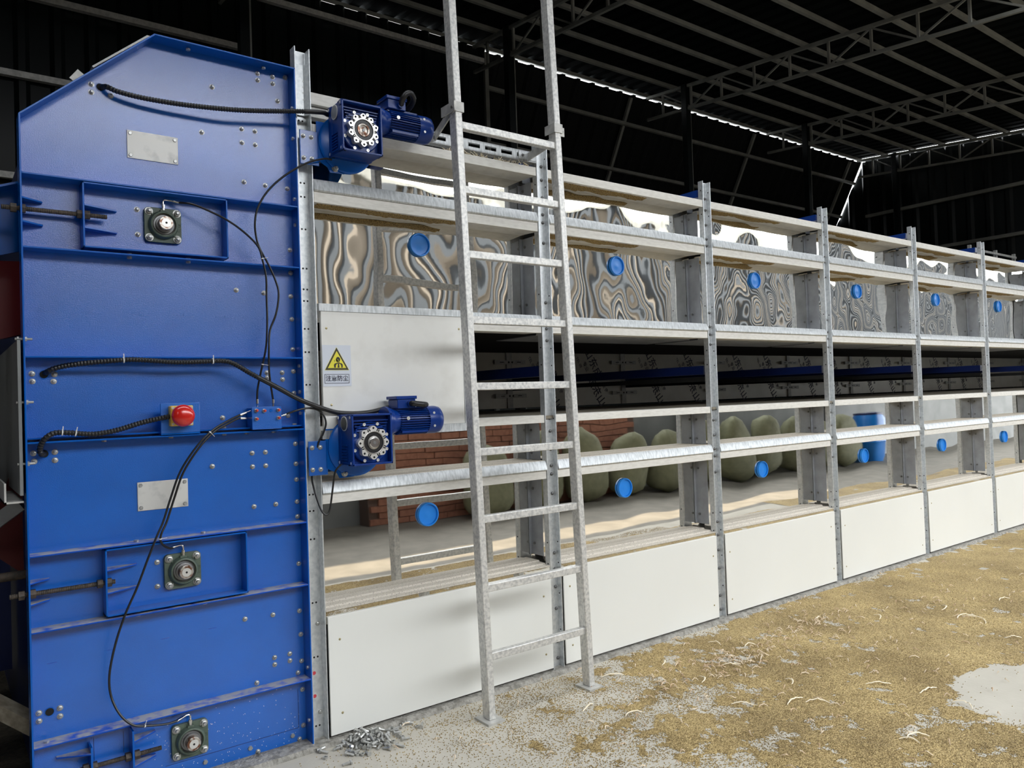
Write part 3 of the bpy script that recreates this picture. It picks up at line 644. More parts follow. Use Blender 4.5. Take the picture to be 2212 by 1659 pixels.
# ------------------------------------------------------------------ parts mounted on the cabinet
bc = thing('alarm_beacon', 'red domed alarm push button on a yellow square base', 'button', (.757,0,1.40))
MB().box(.687,-.006,1.344,.828,.0,1.457).build('bracket_plate', blue, bc, bevel=.001)
MB().box(.687,-.006,1.338,.828,.06,1.344).build('bracket_foot', blue_s, bc)
MB().box(.714,-.042,1.370,.795,-.006,1.447).build('base', yellow, bc, bevel=.004)
for x in (.722,.787):
    for z in (1.378,1.439): inst(SCR, 'screw', (x,-.040,z), bc, scale=(.7,.7,.7))
MB().lathe((.754,-.042,1.409),(0,-1,0),[(.020,0),(.020,.012),(.037,.014),(.0415,.019),(.040,.028),(.034,.037),(.024,.043),(.012,.0465),(.002,.0475)],36).build('dome', red, bc)
gmn = thing('grease_manifold', 'small blue grease distributor block with red tipped nipples', 'manifold', (1.085,-.02,1.34))
MB().box(1.025,-.022,1.341,1.145,-.016,1.432).build('front_plate', blue, gmn, bevel=.001); MB().box(1.03,-.016,1.343,1.14,.06,1.428).build('block', blue_s, gmn)
for x, z in [(1.041,1.418),(1.073,1.416),(1.131,1.417),(1.041,1.384),(1.131,1.385)]:
    n_ = MB().lathe((x,-.022,z),(0,-1,0),[(.008,0),(.008,.006),(.006,.008),(.006,.012)],8).build('nipple', zinc, gmn)
    MB().lathe((x,-.034,z),(0,-1,0),[(.0058,0),(.005,.006),(.002,.008)],10).build('red_tip', orange, n_)
MB().lathe((1.102,-.022,1.416),(0,-1,0),[(.007,0),(.0065,.0012)],16).build('plug', blue_s, gmn)

def bearing(x, z, lab):
    t = thing('flange_bearing', lab, 'bearing', (x,YP,z-.066))
    h = .067; c = .016; poly = []
    for sx, sz, a0 in ((1,1,0),(-1,1,90),(-1,-1,180),(1,-1,270)):
        for k in range(5):
            a = math.radians(a0+22.5*k); poly.append((x+sx*(h-c)+c*math.cos(a), z+sz*(h-c)+c*math.sin(a)))
    p = MB(); p.prism(poly,'y',YP-.016,YP)
    p.lathe((x,YP-.012,z),(0,-1,0),[(.056,0),(.052,.018),(.049,.026),(.043,.028),(.043,.016)],36,cap=False)
    for a in (45,135,225,315):
        ca, sa = math.cos(math.radians(a)), math.sin(math.radians(a))
        p.bar((x+ca*.05,YP-.018,z+sa*.05),(x+ca*.072,YP-.015,z+sa*.072),.006,.008,(0,1,0))
    p.box(x-.012,YP-.03,z+.045,x+.012,YP-.014,z+.058)
    p.build('housing', castgreen, t, bevel=.0012)
    text('F210', .017, castgreen, 'cast_lettering', t, (x+.058,YP-.0165,z-.004), (0,0,-1), (1,0,0), .0012)
    MB().lathe((x,YP-.026,z),(0,-1,0),[(.0435,0),(.0435,.003),(.040,.004),(.038,.002)],36,cap=False).build('seal_ring', steel, t)
    MB().lathe((x,YP-.026,z),(0,-1,0),[(.038,0),(.037,.003),(.031,.0035),(.031,.016),(.0275,.017)],32).build('inner_ring', darkbolt, t)
    s_ = MB().lathe((x,YP-.03,z),(0,-1,0),[(.0262,0),(.0262,.038),(.0245,.040)],32).build('shaft', shaftm, t)
    MB().lathe((x,YP-.0698,z),(0,-1,0),[(.017,0),(.0165,.0004)],22).build('worn_face', silver, s_)
    MB().lathe((x,YP-.0702,z),(0,-1,0),[(.004,0),(.004,.0004)],12).build('centre_hole', black, s_)
    for dx in (-.0505,.0505):
        for dz in (-.0505,.0505): inst(NUTB, 'bolt', (x+dx,YP-.016,z+dz), t, scale=(.95,1,.95))
    # grease elbow
    return t
b1 = bearing(.726, 2.147, 'dark green flange bearing in the upper take-up frame')
b2 = bearing(.767, .810, 'green flange bearing in the lower take-up frame under the name plate')
b3 = bearing(.778, .156, 'green flange bearing with rusty shaft at the foot of the cabinet')
for t, x, z, sgn in ((b1,.726,2.147,1),(b2,.767,.810,-1),(b3,.778,.156,-1)):
    e = MB(); e.lathe((x,YP-.022,z+.055),(0,0,1),[(.0055,0),(.0055,.012),(.007,.012),(.007,.024),(.005,.026)],8)
    e.tube(smoothpath([(x,YP-.022,z+.078),(x,YP-.022,z+.092),(x+sgn*.006,YP-.022,z+.099),(x+sgn*.02,YP-.023,z+.0985)],4),.0034,8)
    e.build('grease_elbow', steel, t)

# ------------------------------------------------------------------ gear motors
def gearmotor(cx, cz, lab, tube):
    t = thing('gear_motor', lab, 'gear motor', (cx,-.09,cz-.10))
    x0, x1, z0, z1 = cx-.092, cx+.095, cz-.094, cz+.121
    yf, yb = -.160, -.022
    p = MB(); w_ = .008
    p.box(x0,yf,z0,x1,yf+.045,z0+w_); p.box(x0,yf,z1-w_,x1,yf+.045,z1); p.box(x0,yf,z0,x0+w_,yf+.045,z1); p.box(x1-w_,yf,z0,x1,yf+.045,z1)
    p.box(x0+.002,yf+.035,z0+.002,x1-.002,yb-.03,z1-.002)
    p.box(x0,yb-.032,z0,x1,yb,z1)
    p.build('gearbox_housing', motorblue, t, bevel=.0018)
    # cast fins: top inside the face and on the left side
    p = MB()
    for k in range(5): p.box(x0+.012+.004*k,yf+.014,z1-.03-.012*k,x1-.012-.004*k,yf+.036,z1-.026-.012*k)
    for k in range(7): p.box(x0-.004,yf+.05,z0+.012+.006*k*2,x0+.003,yb-.034,z0+.016+.006*k*2)
    p.cyl((x0+.01,-.09,cz+.082),(x1-.004,-.09,cz+.082),.034,20)
    p.build('cooling_fin', motorblue, t)
    p = MB()
    for (zz) in (z0+.012, z1-.012):
        for yy in (yf+.012, yb-.012):
            p.box(x0-.003,yy-.010,zz-.011,x0,yy+.010,zz+.011)
    p.build('foot_pad', motorblue, t, bevel=.001)
    p = MB()
    for zz in (z0+.012, z1-.012):
        for yy in (yf+.012, yb-.012): p.lathe((x0-.003,yy,zz),(-1,0,0),[(.006,0),(.006,.0006)],12); p.lathe((x0+.014,yy,z0),(0,0,-1),[(.006,0),(.006,.0006)],12)
    p.build('pad_bore', silver, t)
    # bearing cap on the left
    ec = MB().lathe((x0-.0005,-.09,cz+.083),(-1,0,0),[(.031,0),(.031,.003),(.0285,.0035)],28).build('cap_rim', silver, t)
    MB().lathe((x0-.003,-.09,cz+.083),(-1,0,0),[(.0282,0),(.0275,.0016)],28).build('end_cap', steelgrey if cz > 2 else rubber, ec)
    # round cover, machined star flange, seal, bore
    MB().lathe((cx,yf+.038,cz),(0,-1,0),[(.090,0),(.088,.020),(.084,.024)],40).build('round_cover', motorblue, t)
    poly = []; lob = 10 if cz > 2 else 8
    for k in range(120):
        a = 2*PI*k/120; poly.append((cx+(.0655+.0058*math.cos(lob*a))*math.sin(a), cz+(.0655+.0058*math.cos(lob*a))*math.cos(a)))
    sf = MB(); inner = [(cx+.044*math.sin(2*PI*k/120), cz+.044*math.cos(2*PI*k/120)) for k in range(120)]
    n = 120; V = [(u,yf-.012,v) for u,v in poly]+[(u,yf-.012,v) for u,v in inner]+[(u,yf+.016,v) for u,v in poly]
    F = [(k,(k+1)%n,n+(k+1)%n,n+k) for k in range(n)]+[(k,2*n+k,2*n+(k+1)%n,(k+1)%n) for k in range(n)]
    sf.add(V,F); fo = sf.build('star_flange', silver, t)
    p = MB()
    for k in range(lob):
        a = 2*PI*k/lob; p.lathe((cx+.0615*math.sin(a),yf-.0122,cz+.0615*math.cos(a)),(0,-1,0),[(.0046,0),(.0046,.0005)],12)
        for da in (-.30,.30):
            a2 = a+da*8/lob; q1 = Vector((cx+.050*math.sin(a2),yf-.0126,cz+.050*math.cos(a2))); q2 = Vector((cx+.060*math.sin(a2*1+da*.12),yf-.0126,cz+.060*math.cos(a2+da*.12)))
            p.bar(q1,q2,.0045,.001,(0,1,0))
    p.build('flange_pocket', black, fo)
    MB().lathe((cx,yf-.010,cz),(0,-1,0),[(.0475,0),(.0475,.005),(.0455,.005),(.0455,.003)],40,cap=False).build('bore_rim', steel, t)
    MB().lathe((cx,yf-.006,cz),(0,-1,0),[(.044,0),(.042,.004),(.030,.004),(.030,0)],40).build('shaft_seal', rubber, t)
    sh = MB().lathe((cx,yf-.006,cz),(0,-1,0),[(.028,0),(.028,.006),(.021,.007),(.021,.002 if cz > 2 else .012),(.019,.003 if cz > 2 else .014)],32).build('hollow_shaft', shaftm if cz > 2 else steel, t)
    MB().lathe((cx,yf-.0095 if cz > 2 else yf-.019,cz),(0,-1,0),[(.007,0),(.007,.003),(.004,.003)],6).build('centre_bolt', darkbolt, sh)
    for dx, dz in [(-.030,.077),(.031,.077),(-.075,.034),(.074,.031),(-.075,-.030),(.073,-.031),(-.032,-.075),(.029,-.076)]:
        inst(SCR, 'screw', (cx+dx,yf+.016,cz+dz), t)
    # motor along +X
    my, mz = -.09, cz+.083
    MB().lathe((x1-.002,my,mz),(1,0,0),[(.066,0),(.066,.012),(.060,.016),(.060,.026),(.055,.034),(.052,.05)],36).build('motor_flange', motorblue, t)
    MB().lathe((x1+.04,my,mz),(1,0,0),[(.050,0),(.050,.165)],36).build('motor_body', motorblue, t)
    p = MB()
    for k in range(36):
        a = 2*PI*k/36
        if 60 < math.degrees(a) < 120: continue
        d = Vector((0, math.cos(a), math.sin(a))); pa = Vector((x1+.055,my,mz))+d*.053; pb = Vector((x1+.200,my,mz))+d*.053
        p.bar(pa,pb,.0028,.016,d)
    p.box(x1+.05,my-.028,mz+.046,x1+.2,my+.028,mz+.060)
    p.box(x1+.06,my-.050,mz-.052,x1+.19,my-.02,mz-.042)
    p.build('motor_fins', motorblue, t)
    fc = MB().lathe((x1+.198,my,mz),(1,0,0),[(.062,0),(.0625,.05),(.059,.068),(.050,.076),(.03,.078)],36).build('fan_cover', motorblue, t)
    for a in (150,205): inst(SCR, 'screw', (x1+.22, my+.0625*math.cos(math.radians(a)), mz+.0625*math.sin(math.radians(a))), fc, scale=(.8,.6,.8))
    ring = MB(); ring.lathe((x1+.085,my-.0615,mz+.012),(0,-1,0),[(.008,0),(.008,.0012),(.0055,.0012),(.0055,.0002)],18); ring.box(x1+.0838,my-.0635,mz+.005,x1+.0862,my-.0622,mz+.019); ring.build('round_badge', silver, t)
    tb = MB().box(x1+.045,my-.042,mz+.055,x1+.135,my+.045,mz+.096).build('terminal_box', motorblue, t, bevel=.003)
    MB().box(x1+.038,my-.047,mz+.096,x1+.140,my+.05,mz+.110).build('box_lid', motorblue, tb, bevel=.002)
    MB().cyl((x1+.105,my-.042,mz+.076),(x1+.105,my-.055,mz+.076),.015,16).build('cable_gland', motorblue, tb)
    el = MB()
    el.tube(smoothpath(tube,5),.0125,12,rf=lambda k: .0125+.0006*(k % 2)); el.build('cable_elbow', rubber, tb)
    # mounting plate bolted to the first post
    MB().prism([(1.268,cz+.01-.14),(1.335,cz+.01-.14),(1.335,cz+.14-.125),(1.335,cz+.014),(1.268,cz+.014)] if False else [(1.262,cz-.132),(1.346,cz-.132),(1.346,cz+.014),(1.262,cz+.014)],'y',-.010,-.002).build('mounting_foot', blue, t, bevel=.002)
    for x in (1.277,1.313):
        for z in (cz-.014,cz-.107): inst(NUT, 'bolt', (x,-.010,z), t)
    p = MB(); pts = [(1.34,cz-.145),(cx-.03,cz-.155)]
    p.prism([(1.338,cz-.105),(1.338,cz+.062),(cx+.05,cz+.062),(cx+.05,cz-.12),(cx-.02,cz-.150),(cx-.085,cz-.152),(cx-.095,cz-.13)],'y',-.010,-.003); p.build('torque_plate', blue_s, t, bevel=.001)
    MB().lathe((cx-.008,-.003,cz-.02),(0,-1,0),[(.128,0),(.128,.014),(.12,.020)],44).build('rear_flange', blue_s, t)
    MB().lathe((cx,-.05,cz),(0,1,0),[(.022,0),(.022,.25)],20).build('drive_shaft', shaftm, t)
    inst(NUTB, 'bolt', (cx-.062,-.010,cz-.132), t)
    return t
gearmotor(1.480, 2.590, 'blue worm gear motor at the top of the first post', [(1.680,-.14,2.749),(1.679,-.165,2.770),(1.695,-.172,2.792),(1.722,-.165,2.796),(1.745,-.14,2.782),(1.745,-.10,2.760),(1.725,-.07,2.745)])
gearmotor(1.483, 1.266, 'blue worm gear motor below the scuffed white panel', [(1.683,-.14,1.425),(1.688,-.158,1.425),(1.715,-.165,1.421),(1.745,-.158,1.418),(1.762,-.13,1.417),(1.755,-.08,1.416)])

# ------------------------------------------------------------------ hoses and conduits
def conduit(name, lab, pts, r, ribbed_to=1.0, ties=(), cat='hose', fittings=()):
    sp = smoothpath(pts, 14 if r > .008 else 6)
    n = len(sp)
    fine = sp
    if r > .008:                                     # even steps so that every second ring is a rib
        fine = [sp[0]]; left = 0.0052; cur = sp[0]
        for pt in sp[1:]:
            while (pt-cur).length >= left: cur = cur + (pt-cur).normalized()*left; fine.append(cur.copy()); left = 0.0052
            left -= (pt-cur).length; cur = pt
    nn = len(fine)
    t = thing(name, lab, cat, fine[0])
    mb = MB(); mb.tube(fine, r, 12 if r > .008 else 8, rf=(lambda k: r*(1.0 if k % 2 else .78) if k < nn*ribbed_to else r*.96) if r > .008 else None)
    mb.build('sleeve' if r > .008 else 'tube', rubber, t)
    for u in ties:
        k = min(nn-2, int(u*(nn-1))); d = (fine[k+1]-fine[k]).normalized()
        tb = MB(); tb.lathe(fine[k]-d*.002, d, [(r+.0012,0),(r+.0012,.004)], 14); side = d.cross(Vector((0,1,0))).normalized()
        tb.bar(fine[k]+Vector((0,-r,0)), fine[k]+Vector((0,-r-.004,0))+side*.022, .003, .0015); tb.build('cable_tie', tiew, t)
    for a, bb in fittings:
        a = Vector(a); bb = Vector(bb); f = MB(); d = bb-a
        f.lathe(a, d, [(r*1.35,0),(r*1.35,d.length*.55),(r*1.0,d.length*.6),(r*.9,d.length)], 10); f.build('hose_fitting', steel, t)
    return t
H1 = [(0.523,0.10,2.650),(0.535,0.045,2.645),(0.571,0.03,2.63),(0.643,0.02,2.62),(0.742,0.01,2.617),(0.851,0,2.62),(0.989,-0.015,2.629),(1.124,-0.02,2.649),(1.263,-0.03,2.672),(1.357,-0.035,2.684),(1.40,-.01,2.690),(1.50,-.005,2.715)]
conduit('cable_conduit', 'black ribbed conduit sagging across the cabinet top to the upper motor', H1, .0105, .78)
H2 = [(0.32,0.10,1.575),(0.329,0.045,1.582),(0.345,0.03,1.591),(0.385,0.02,1.602),(0.462,0.0,1.612),(0.542,-0.012,1.619),(0.592,-0.014,1.622),(0.655,-0.013,1.619),(0.743,-0.013,1.613),(0.835,-0.013,1.615),(0.917,-0.014,1.618),(0.962,-0.015,1.606),(1.027,-0.016,1.567),(1.127,-0.02,1.512),(1.228,-0.03,1.454),(1.335,-0.03,1.412),(1.40,-0.012,1.396),(1.47,-0.008,1.390),(1.53,-0.012,1.391),(1.586,-0.022,1.4),(1.64,-0.043,1.415)]
conduit('cable_conduit', 'black ribbed conduit tied under the middle rib, running to the lower motor', H2, .0105, .56, ties=(.215,.435))
H3 = [(0.317,0.10,1.290),(0.304,0.03,1.292),(0.297,0.015,1.306),(0.302,0.0,1.332),(0.316,-0.012,1.352),(0.341,-0.015,1.365),(0.387,-0.016,1.363),(0.428,-0.016,1.357),(0.471,-0.016,1.355),(0.537,-0.012,1.365),(0.621,-0.015,1.389),(0.70,-0.025,1.405),(.716,-.026,1.407)]
conduit('cable_conduit', 'short black ribbed conduit looping up to the red alarm button', H3, .0105, 1., ties=(.37,.44))
G1 = [(.782,.035,2.239),(0.822,0.0,2.23),(0.881,-0.012,2.208),(0.943,-0.02,2.18),(1.008,-0.02,2.14),(1.067,-0.02,2.085),(1.086,-0.02,2.025),(1.098,-0.02,1.958),(1.099,-0.015,1.882),(1.099,-0.015,1.779),(1.092,-0.012,1.673),(1.073,0.0,1.575),(1.061,0.01,1.507),(1.059,0.015,1.462)]
conduit('grease_hose', 'thin black grease hose from the uppermost bearing down to the manifold', G1, .0042, fittings=[((.784,.036,2.240),(.744,.046,2.246)),((1.059,.015,1.464),(1.059,.015,1.430))], ties=(.46,.83))
G2 = [(1.395,-.03,2.488),(1.359,-0.03,2.486),(1.279,-0.03,2.454),(1.187,-0.02,2.39),(1.116,-0.018,2.318),(1.073,-0.018,2.244),(1.06,-0.015,2.181),(1.067,-0.006,2.121),(1.083,-0.004,2.074),(1.109,-0.01,2.021),(1.136,-0.01,1.962),(1.152,-0.01,1.899),(1.139,-0.01,1.815),(1.112,-0.01,1.746),(1.100,-0.024,1.673),(1.105,-.005,1.575),(1.119,0.01,1.492),(1.125,0.015,1.460)]
conduit('grease_hose', 'thin black grease hose from the upper gear motor bowing down to the manifold', G2, .0042, fittings=[((1.125,.015,1.462),(1.125,.015,1.430))])
G3 = [(1.0,.0,1.408),(0.978,0.0,1.400),(0.924,-0.014,1.377),(0.87,-0.022,1.347),(0.813,-0.022,1.292),(0.752,-0.012,1.2),(0.716,-.004,1.101),(0.687,-.006,1.015),(0.660,-0.014,0.960),(0.626,-0.014,0.877),(0.59,-0.012,0.784),(0.549,-0.012,0.695),(0.516,0.0,0.59),(0.498,0.02,0.481),(0.501,0.015,0.404),(0.526,-0.005,0.337),(0.568,-0.012,0.290),(0.626,0.0,0.269),(0.688,0.02,0.252),(0.735,0.038,0.247)]
conduit('grease_hose', 'long thin black grease hose swinging down to the bearing at the foot', G3, .0042, fittings=[((.985,0,1.402),(1.027,.0,1.417)),((.725,.036,.246),(.760,.047,.2545))], ties=(.17,.88))
G4 = [(1.0,.0,1.389),(0.977,0.0,1.389),(0.924,-0.012,1.366),(0.876,-0.018,1.340),(0.82,-0.02,1.284),(0.762,-0.012,1.194),(0.728,-.004,1.097),(0.699,-.006,1.012),(0.679,-0.014,0.975),(0.674,-0.012,0.948),(0.686,0.0,0.925),(0.712,0.025,0.907),(0.728,0.036,0.904)]
conduit('grease_hose', 'thin black grease hose ending at the middle bearing', G4, .0042, fittings=[((.985,0,1.389),(1.027,0,1.387)),((.720,.035,.905),(.750,.047,.9085))], ties=(.74,))
G5 = [(1.150,0,1.392),(1.166,-0.0,1.396),(1.204,-0.015,1.41),(1.253,-0.02,1.42),(1.296,-0.02,1.414),(1.326,-0.022,1.391),(1.336,-0.024,1.352),(1.323,-0.022,1.31),(1.306,-0.016,1.277),(1.293,.012,1.2),(1.284,0.018,1.129),(1.282,-0.006,1.079),(1.294,-0.02,1.019),(1.307,-0.03,0.98),(1.326,-0.03,0.967),(1.341,-0.03,0.993),(1.351,-0.04,1.075),(1.359,-0.052,1.146),(1.385,-0.06,1.178)]
conduit('grease_hose', 'thin black grease hose looping below the lower gear motor', G5, .0042, fittings=[((1.172,-.002,1.398),(1.148,0,1.391))])

# ------------------------------------------------------------------ ladder
ld = thing('ladder', 'galvanised square tube ladder with nine rungs standing against the dryer', 'ladder', (2.26,-.26,0))
def lx(z, side): return (1.9855 - .0285*z) if side == 0 else (2.548 - .0357*z)       # inner edges of the rails
for s in (0, 1):
    e0, e1 = lx(0.01, s), lx(3.75, s); o0 = -.036 if s == 0 else .036
    p = MB(); xa0, xb0 = sorted((e0, e0+o0)); xa1, xb1 = sorted((e1, e1+o0))
    p.add([(xa0,-.285,.01),(xb0,-.285,.01),(xb0,-.232,.01),(xa0,-.232,.01),(xa1,-.285,3.75),(xb1,-.285,3.75),(xb1,-.232,3.75),(xa1,-.232,3.75)],[(3,2,1,0),(4,5,6,7),(0,1,5,4),(1,2,6,5),(2,3,7,6),(3,0,4,7)])
    rl = p.build('rail', ladderm, ld, bevel=.004)
    cx = (xa0+xb0)/2; MB().box(cx-.045,-.315,.0,cx+.045,-.205,.010).build('foot_plate', galv2, rl)
for z in (2.678,2.390,2.10,1.806,1.508,1.214,.913,.605,.300):
    MB().box(lx(z,0)-.001,-.276,z-.034,lx(z,1)+.001,-.243,z).build('rung', ladderm, ld, bevel=.003)
for z in (3.0,3.3,3.6): MB().box(lx(z,0)-.001,-.276,z-.034,lx(z,1)+.001,-.243,z).build('rung', ladderm, ld, bevel=.003) if z > 3.4 else None
for s in (0, 1):
    z = 2.735 if s == 0 else 2.745; e = lx(z, s); o_ = -.04 if s == 0 else .04
    xa, xb = sorted((e+.004*(1 if s == 0 else -1), e+o_)); c = MB()
    c.box(xa,-.290,z-.022,xb,-.285,z+.022); c.box(xa-.004,-.290,z-.022,xa,-.18 if s == 0 else -.215,z+.022); c.box(xb,-.290,z-.022,xb+.004,-.215,z+.022)
    if s: c.box(xb,-.255,z-.022,xb+.045,-.250,z+.022)
    cl = c.build('clip', galv2, ld); 
    if s: inst(NUTD, 'bolt', (xb+.028,-.255,z), cl)
for xa, za, xb, zb in ((lx(2.7,0)-.039,2.735,1.935,2.69),(2.478,2.70,2.50,2.685)):
    MB().bar((xa-.002,-.29 if xa < 2 else -.25,za),(xb,-.004,zb),.006,.040,(0,0,1)).build('stay', galv2, ld)
for s_ in (.06,.35): inst(SIDEB, 'bolt', (lx(2.7,0)-.044+.03*s_,-.29+.29*s_,2.735-.045*s_), ld)

# ------------------------------------------------------------------ loose bolts heaped by the post
b = MB(); b.lathe((0,0,-.017),(0,0,1),[(.0095,0),(.0095,.007),(.0055,.007),(.0055,.036),(.0045,.038)],8); LB = mesh_only(b, 'loose_bolt', zinc)
b = MB(); b.lathe((0,0,-.0045),(0,0,1),[(.0105,0),(.0105,.009)],6,cap=False); b.lathe((0,0,-.0045),(0,0,1),[(.006,0),(.006,.009)],6,cap=False)
b.add([(r_*math.cos(PI*k/3),r_*math.sin(PI*k/3),z_) for z_ in (-.0045,.0045) for r_ in (.0105,.006) for k in range(6)],[(k,(k+1)%6,6+(k+1)%6,6+k) for k in range(6)]+[(12+k,12+(k+1)%6,18+(k+1)%6,18+k) for k in range(6)]); LN = mesh_only(b, 'loose_nut', zinc)
PILE = [(0,1.3358,-0.1640,0.0077,1.70,-0.39,0.63),(0,1.3882,-0.1182,0.0077,1.87,-1.16,-0.75),(0,1.5870,-0.0848,0.0077,-1.70,0.39,0.75),(1,1.4469,-0.0776,0.0047,3.14,-0.00,1.50),(0,1.4960,-0.1159,0.0077,-1.70,0.39,0.95),(1,1.5361,-0.0976,0.0047,-0.00,-3.14,0.89),(1,1.5267,-0.0658,0.0047,3.14,-0.00,-0.85),(0,1.5078,-0.0948,0.0077,-1.27,-1.98,0.44),(1,1.3790,-0.1954,0.0047,-0.00,-0.00,0.26),(0,1.4435,-0.0466,0.0077,1.27,-1.98,-1.21),(0,1.4237,-0.0744,0.0077,1.27,-1.98,0.31),(0,1.4542,-0.1032,0.0077,-1.44,-2.75,-0.42),(1,1.3886,-0.0465,0.0093,1.57,2.09,0.71),(1,1.5300,-0.1738,0.0047,-0.00,0.00,2.76),(1,1.4218,-0.1685,0.0047,-0.00,0.00,1.55),(0,1.4768,-0.0812,0.0091,-1.03,1.92,1.19),(0,1.4898,-0.1758,0.0077,-1.87,1.16,-0.31),(1,1.5889,-0.0478,0.0047,-0.00,0.00,0.70),(0,1.4480,-0.0799,0.0176,-1.70,0.19,-0.26),(0,1.4372,-0.1569,0.0083,-1.70,-0.08,-2.16),(0,1.4737,-0.0439,0.0169,0.95,-0.35,-1.48),(0,1.6085,-0.0683,0.0077,1.87,1.16,-1.45),(1,1.5828,-0.1595,0.0047,3.14,0.00,1.54),(0,1.3740,-0.0850,0.0077,-1.87,1.16,-1.59),(0,1.4638,-0.1507,0.0083,1.70,-0.05,1.18),(0,1.3473,-0.1382,0.0077,-1.87,-1.16,0.50),(0,1.4100,-0.0877,0.0077,-1.27,1.98,0.31),(0,1.4939,-0.1363,0.0077,-1.70,0.39,0.67),(1,1.3613,-0.1225,0.0047,-0.00,-3.14,0.27),(0,1.4773,-0.0614,0.0141,1.21,-0.37,-1.77),(0,1.4142,-0.1422,0.0077,-1.70,0.39,-0.58),(0,1.5235,-0.1240,0.0117,-1.15,1.14,0.10),(1,1.2502,-0.1220,0.0047,3.14,0.00,0.59),(1,1.4366,-0.0632,0.0149,-0.83,0.33,-1.35),(1,1.5363,-0.1231,0.0093,1.57,0.00,-1.74),(1,1.4377,-0.1077,0.0093,-1.57,-1.05,-2.03),(0,1.5147,-0.0801,0.0077,-1.70,-0.39,1.01),(0,1.4008,-0.0757,0.0188,1.36,-2.43,-0.46),(0,1.4816,-0.0578,0.0298,-1.52,-0.24,0.20),(0,1.4796,-0.2168,0.0077,-1.70,-0.39,0.60),(0,1.5597,-0.0562,0.0077,-1.70,-0.39,0.68),(0,1.4002,-0.0550,0.0077,1.87,-1.16,-1.06),(0,1.5182,-0.0470,0.0082,1.80,-0.98,-1.73),(0,1.5784,-0.1373,0.0077,-1.87,1.16,-1.10),(0,1.4543,-0.1636,0.0213,0.90,1.71,-1.93),(1,1.4892,-0.2089,0.0093,-1.57,1.05,-0.90),(1,1.5067,-0.0604,0.0093,1.57,-1.05,-0.27),(0,1.4681,-0.1056,0.0153,-0.95,-1.15,-0.26),(0,1.3449,-0.0636,0.0077,-1.87,1.16,0.96),(0,1.5045,-0.0483,0.0247,-1.76,1.06,-1.39),(0,1.4078,-0.0901,0.0242,1.55,0.20,-0.92),(0,1.4091,-0.1230,0.0079,-1.71,0.46,-0.84),(0,1.4952,-0.1116,0.0230,1.77,-0.64,-0.86),(0,1.4247,-0.1047,0.0200,-1.83,-0.61,-0.24),(0,1.5314,-0.0615,0.0194,-2.08,0.56,-1.78),(0,1.6682,-0.0548,0.0077,1.27,-1.98,1.44),(0,1.3702,-0.0555,0.0077,1.27,-1.98,0.65),(0,1.4618,-0.1819,0.0077,1.70,0.39,-0.79),(0,1.5060,-0.1830,0.0077,1.70,-0.39,-0.08),(0,1.4814,-0.1444,0.0146,-0.61,2.18,1.61),(0,1.2643,-0.0718,0.0077,1.87,1.16,0.95),(1,1.3635,-0.1818,0.0047,-3.14,0.00,-0.84),(0,1.4437,-0.0578,0.0273,-1.26,-3.05,-0.18),(0,1.4236,-0.0553,0.0257,0.71,-1.02,0.79),(0,1.4561,-0.0542,0.0371,-1.96,-0.21,-2.22),(0,1.3909,-0.0597,0.0230,0.86,-2.28,0.12),(1,1.3723,-0.1088,0.0092,0.35,-2.61,0.18),(1,1.6829,-0.1095,0.0047,-0.00,-0.00,2.10),(0,1.3658,-0.1604,0.0077,1.70,-0.39,1.90),(0,1.5156,-0.1507,0.0194,0.32,-2.49,1.51),(0,1.3235,-0.0813,0.0077,1.27,-1.98,-1.38),(0,1.3966,-0.2043,0.0077,-1.70,0.39,-0.04),(0,1.4320,-0.1333,0.0159,-0.63,-0.96,0.48),(0,1.4331,-0.0899,0.0345,2.36,1.28,-0.27),(1,1.4786,-0.0862,0.0235,-0.30,0.08,1.21),(0,1.5801,-0.1847,0.0077,1.27,1.98,1.16),(0,1.5314,-0.2294,0.0077,1.87,1.16,0.86),(0,1.4251,-0.0545,0.0422,0.62,-1.37,1.03),(1,1.4614,-0.0746,0.0208,0.66,-0.87,2.34),(0,1.5816,-0.1093,0.0077,-1.87,-1.16,-1.33),(0,1.4987,-0.0812,0.0257,-1.22,-0.77,2.34),(0,1.4587,-0.1190,0.0233,2.08,-0.34,-0.11),(1,1.4391,-0.1239,0.0223,0.52,-2.59,0.11),(0,1.2965,-0.2334,0.0077,-1.27,-1.98,1.14),(1,1.5533,-0.0867,0.0086,-2.86,0.45,1.13)]
#@@PILE
if not PILE:
    for k in range(70):
        a = R.uniform(0,6.28); rr = abs(R.gauss(0,.5)); PILE.append((0,1.43+.09*rr*math.cos(a),-.10+.055*rr*math.sin(a),.008+.02*max(0,1-rr),R.uniform(0,3),R.uniform(1.2,1.9),R.uniform(0,6)))
for kind, x, y, z, rx, ry, rz in PILE:
    o = inst(LN if kind else LB, 'loose_nut' if kind else 'loose_bolt', (x,y,z), rot=(rx,ry,rz))
    if kind: tag(o, 'loose hex nut in the heap of bolts at the foot of the first post', 'nut', 'loose nuts in the heap')
    else: tag(o, 'loose zinc hex bolt in the heap at the foot of the first post', 'bolt', 'loose bolts in the heap')
for x, y, lab in ((1.262,-.045,'single loose bolt lying at the corner of the blue cabinet'),(1.655,-.055,'single loose bolt lying right of the bolt heap by the plinth'),(1.70,-.12,'single loose bolt lying farthest right of the bolt heap')):
    tag(inst(LB, 'loose_bolt', (x,y,.0102), rot=(PI/2-.12,0,R.uniform(0,6))), lab, 'bolt')

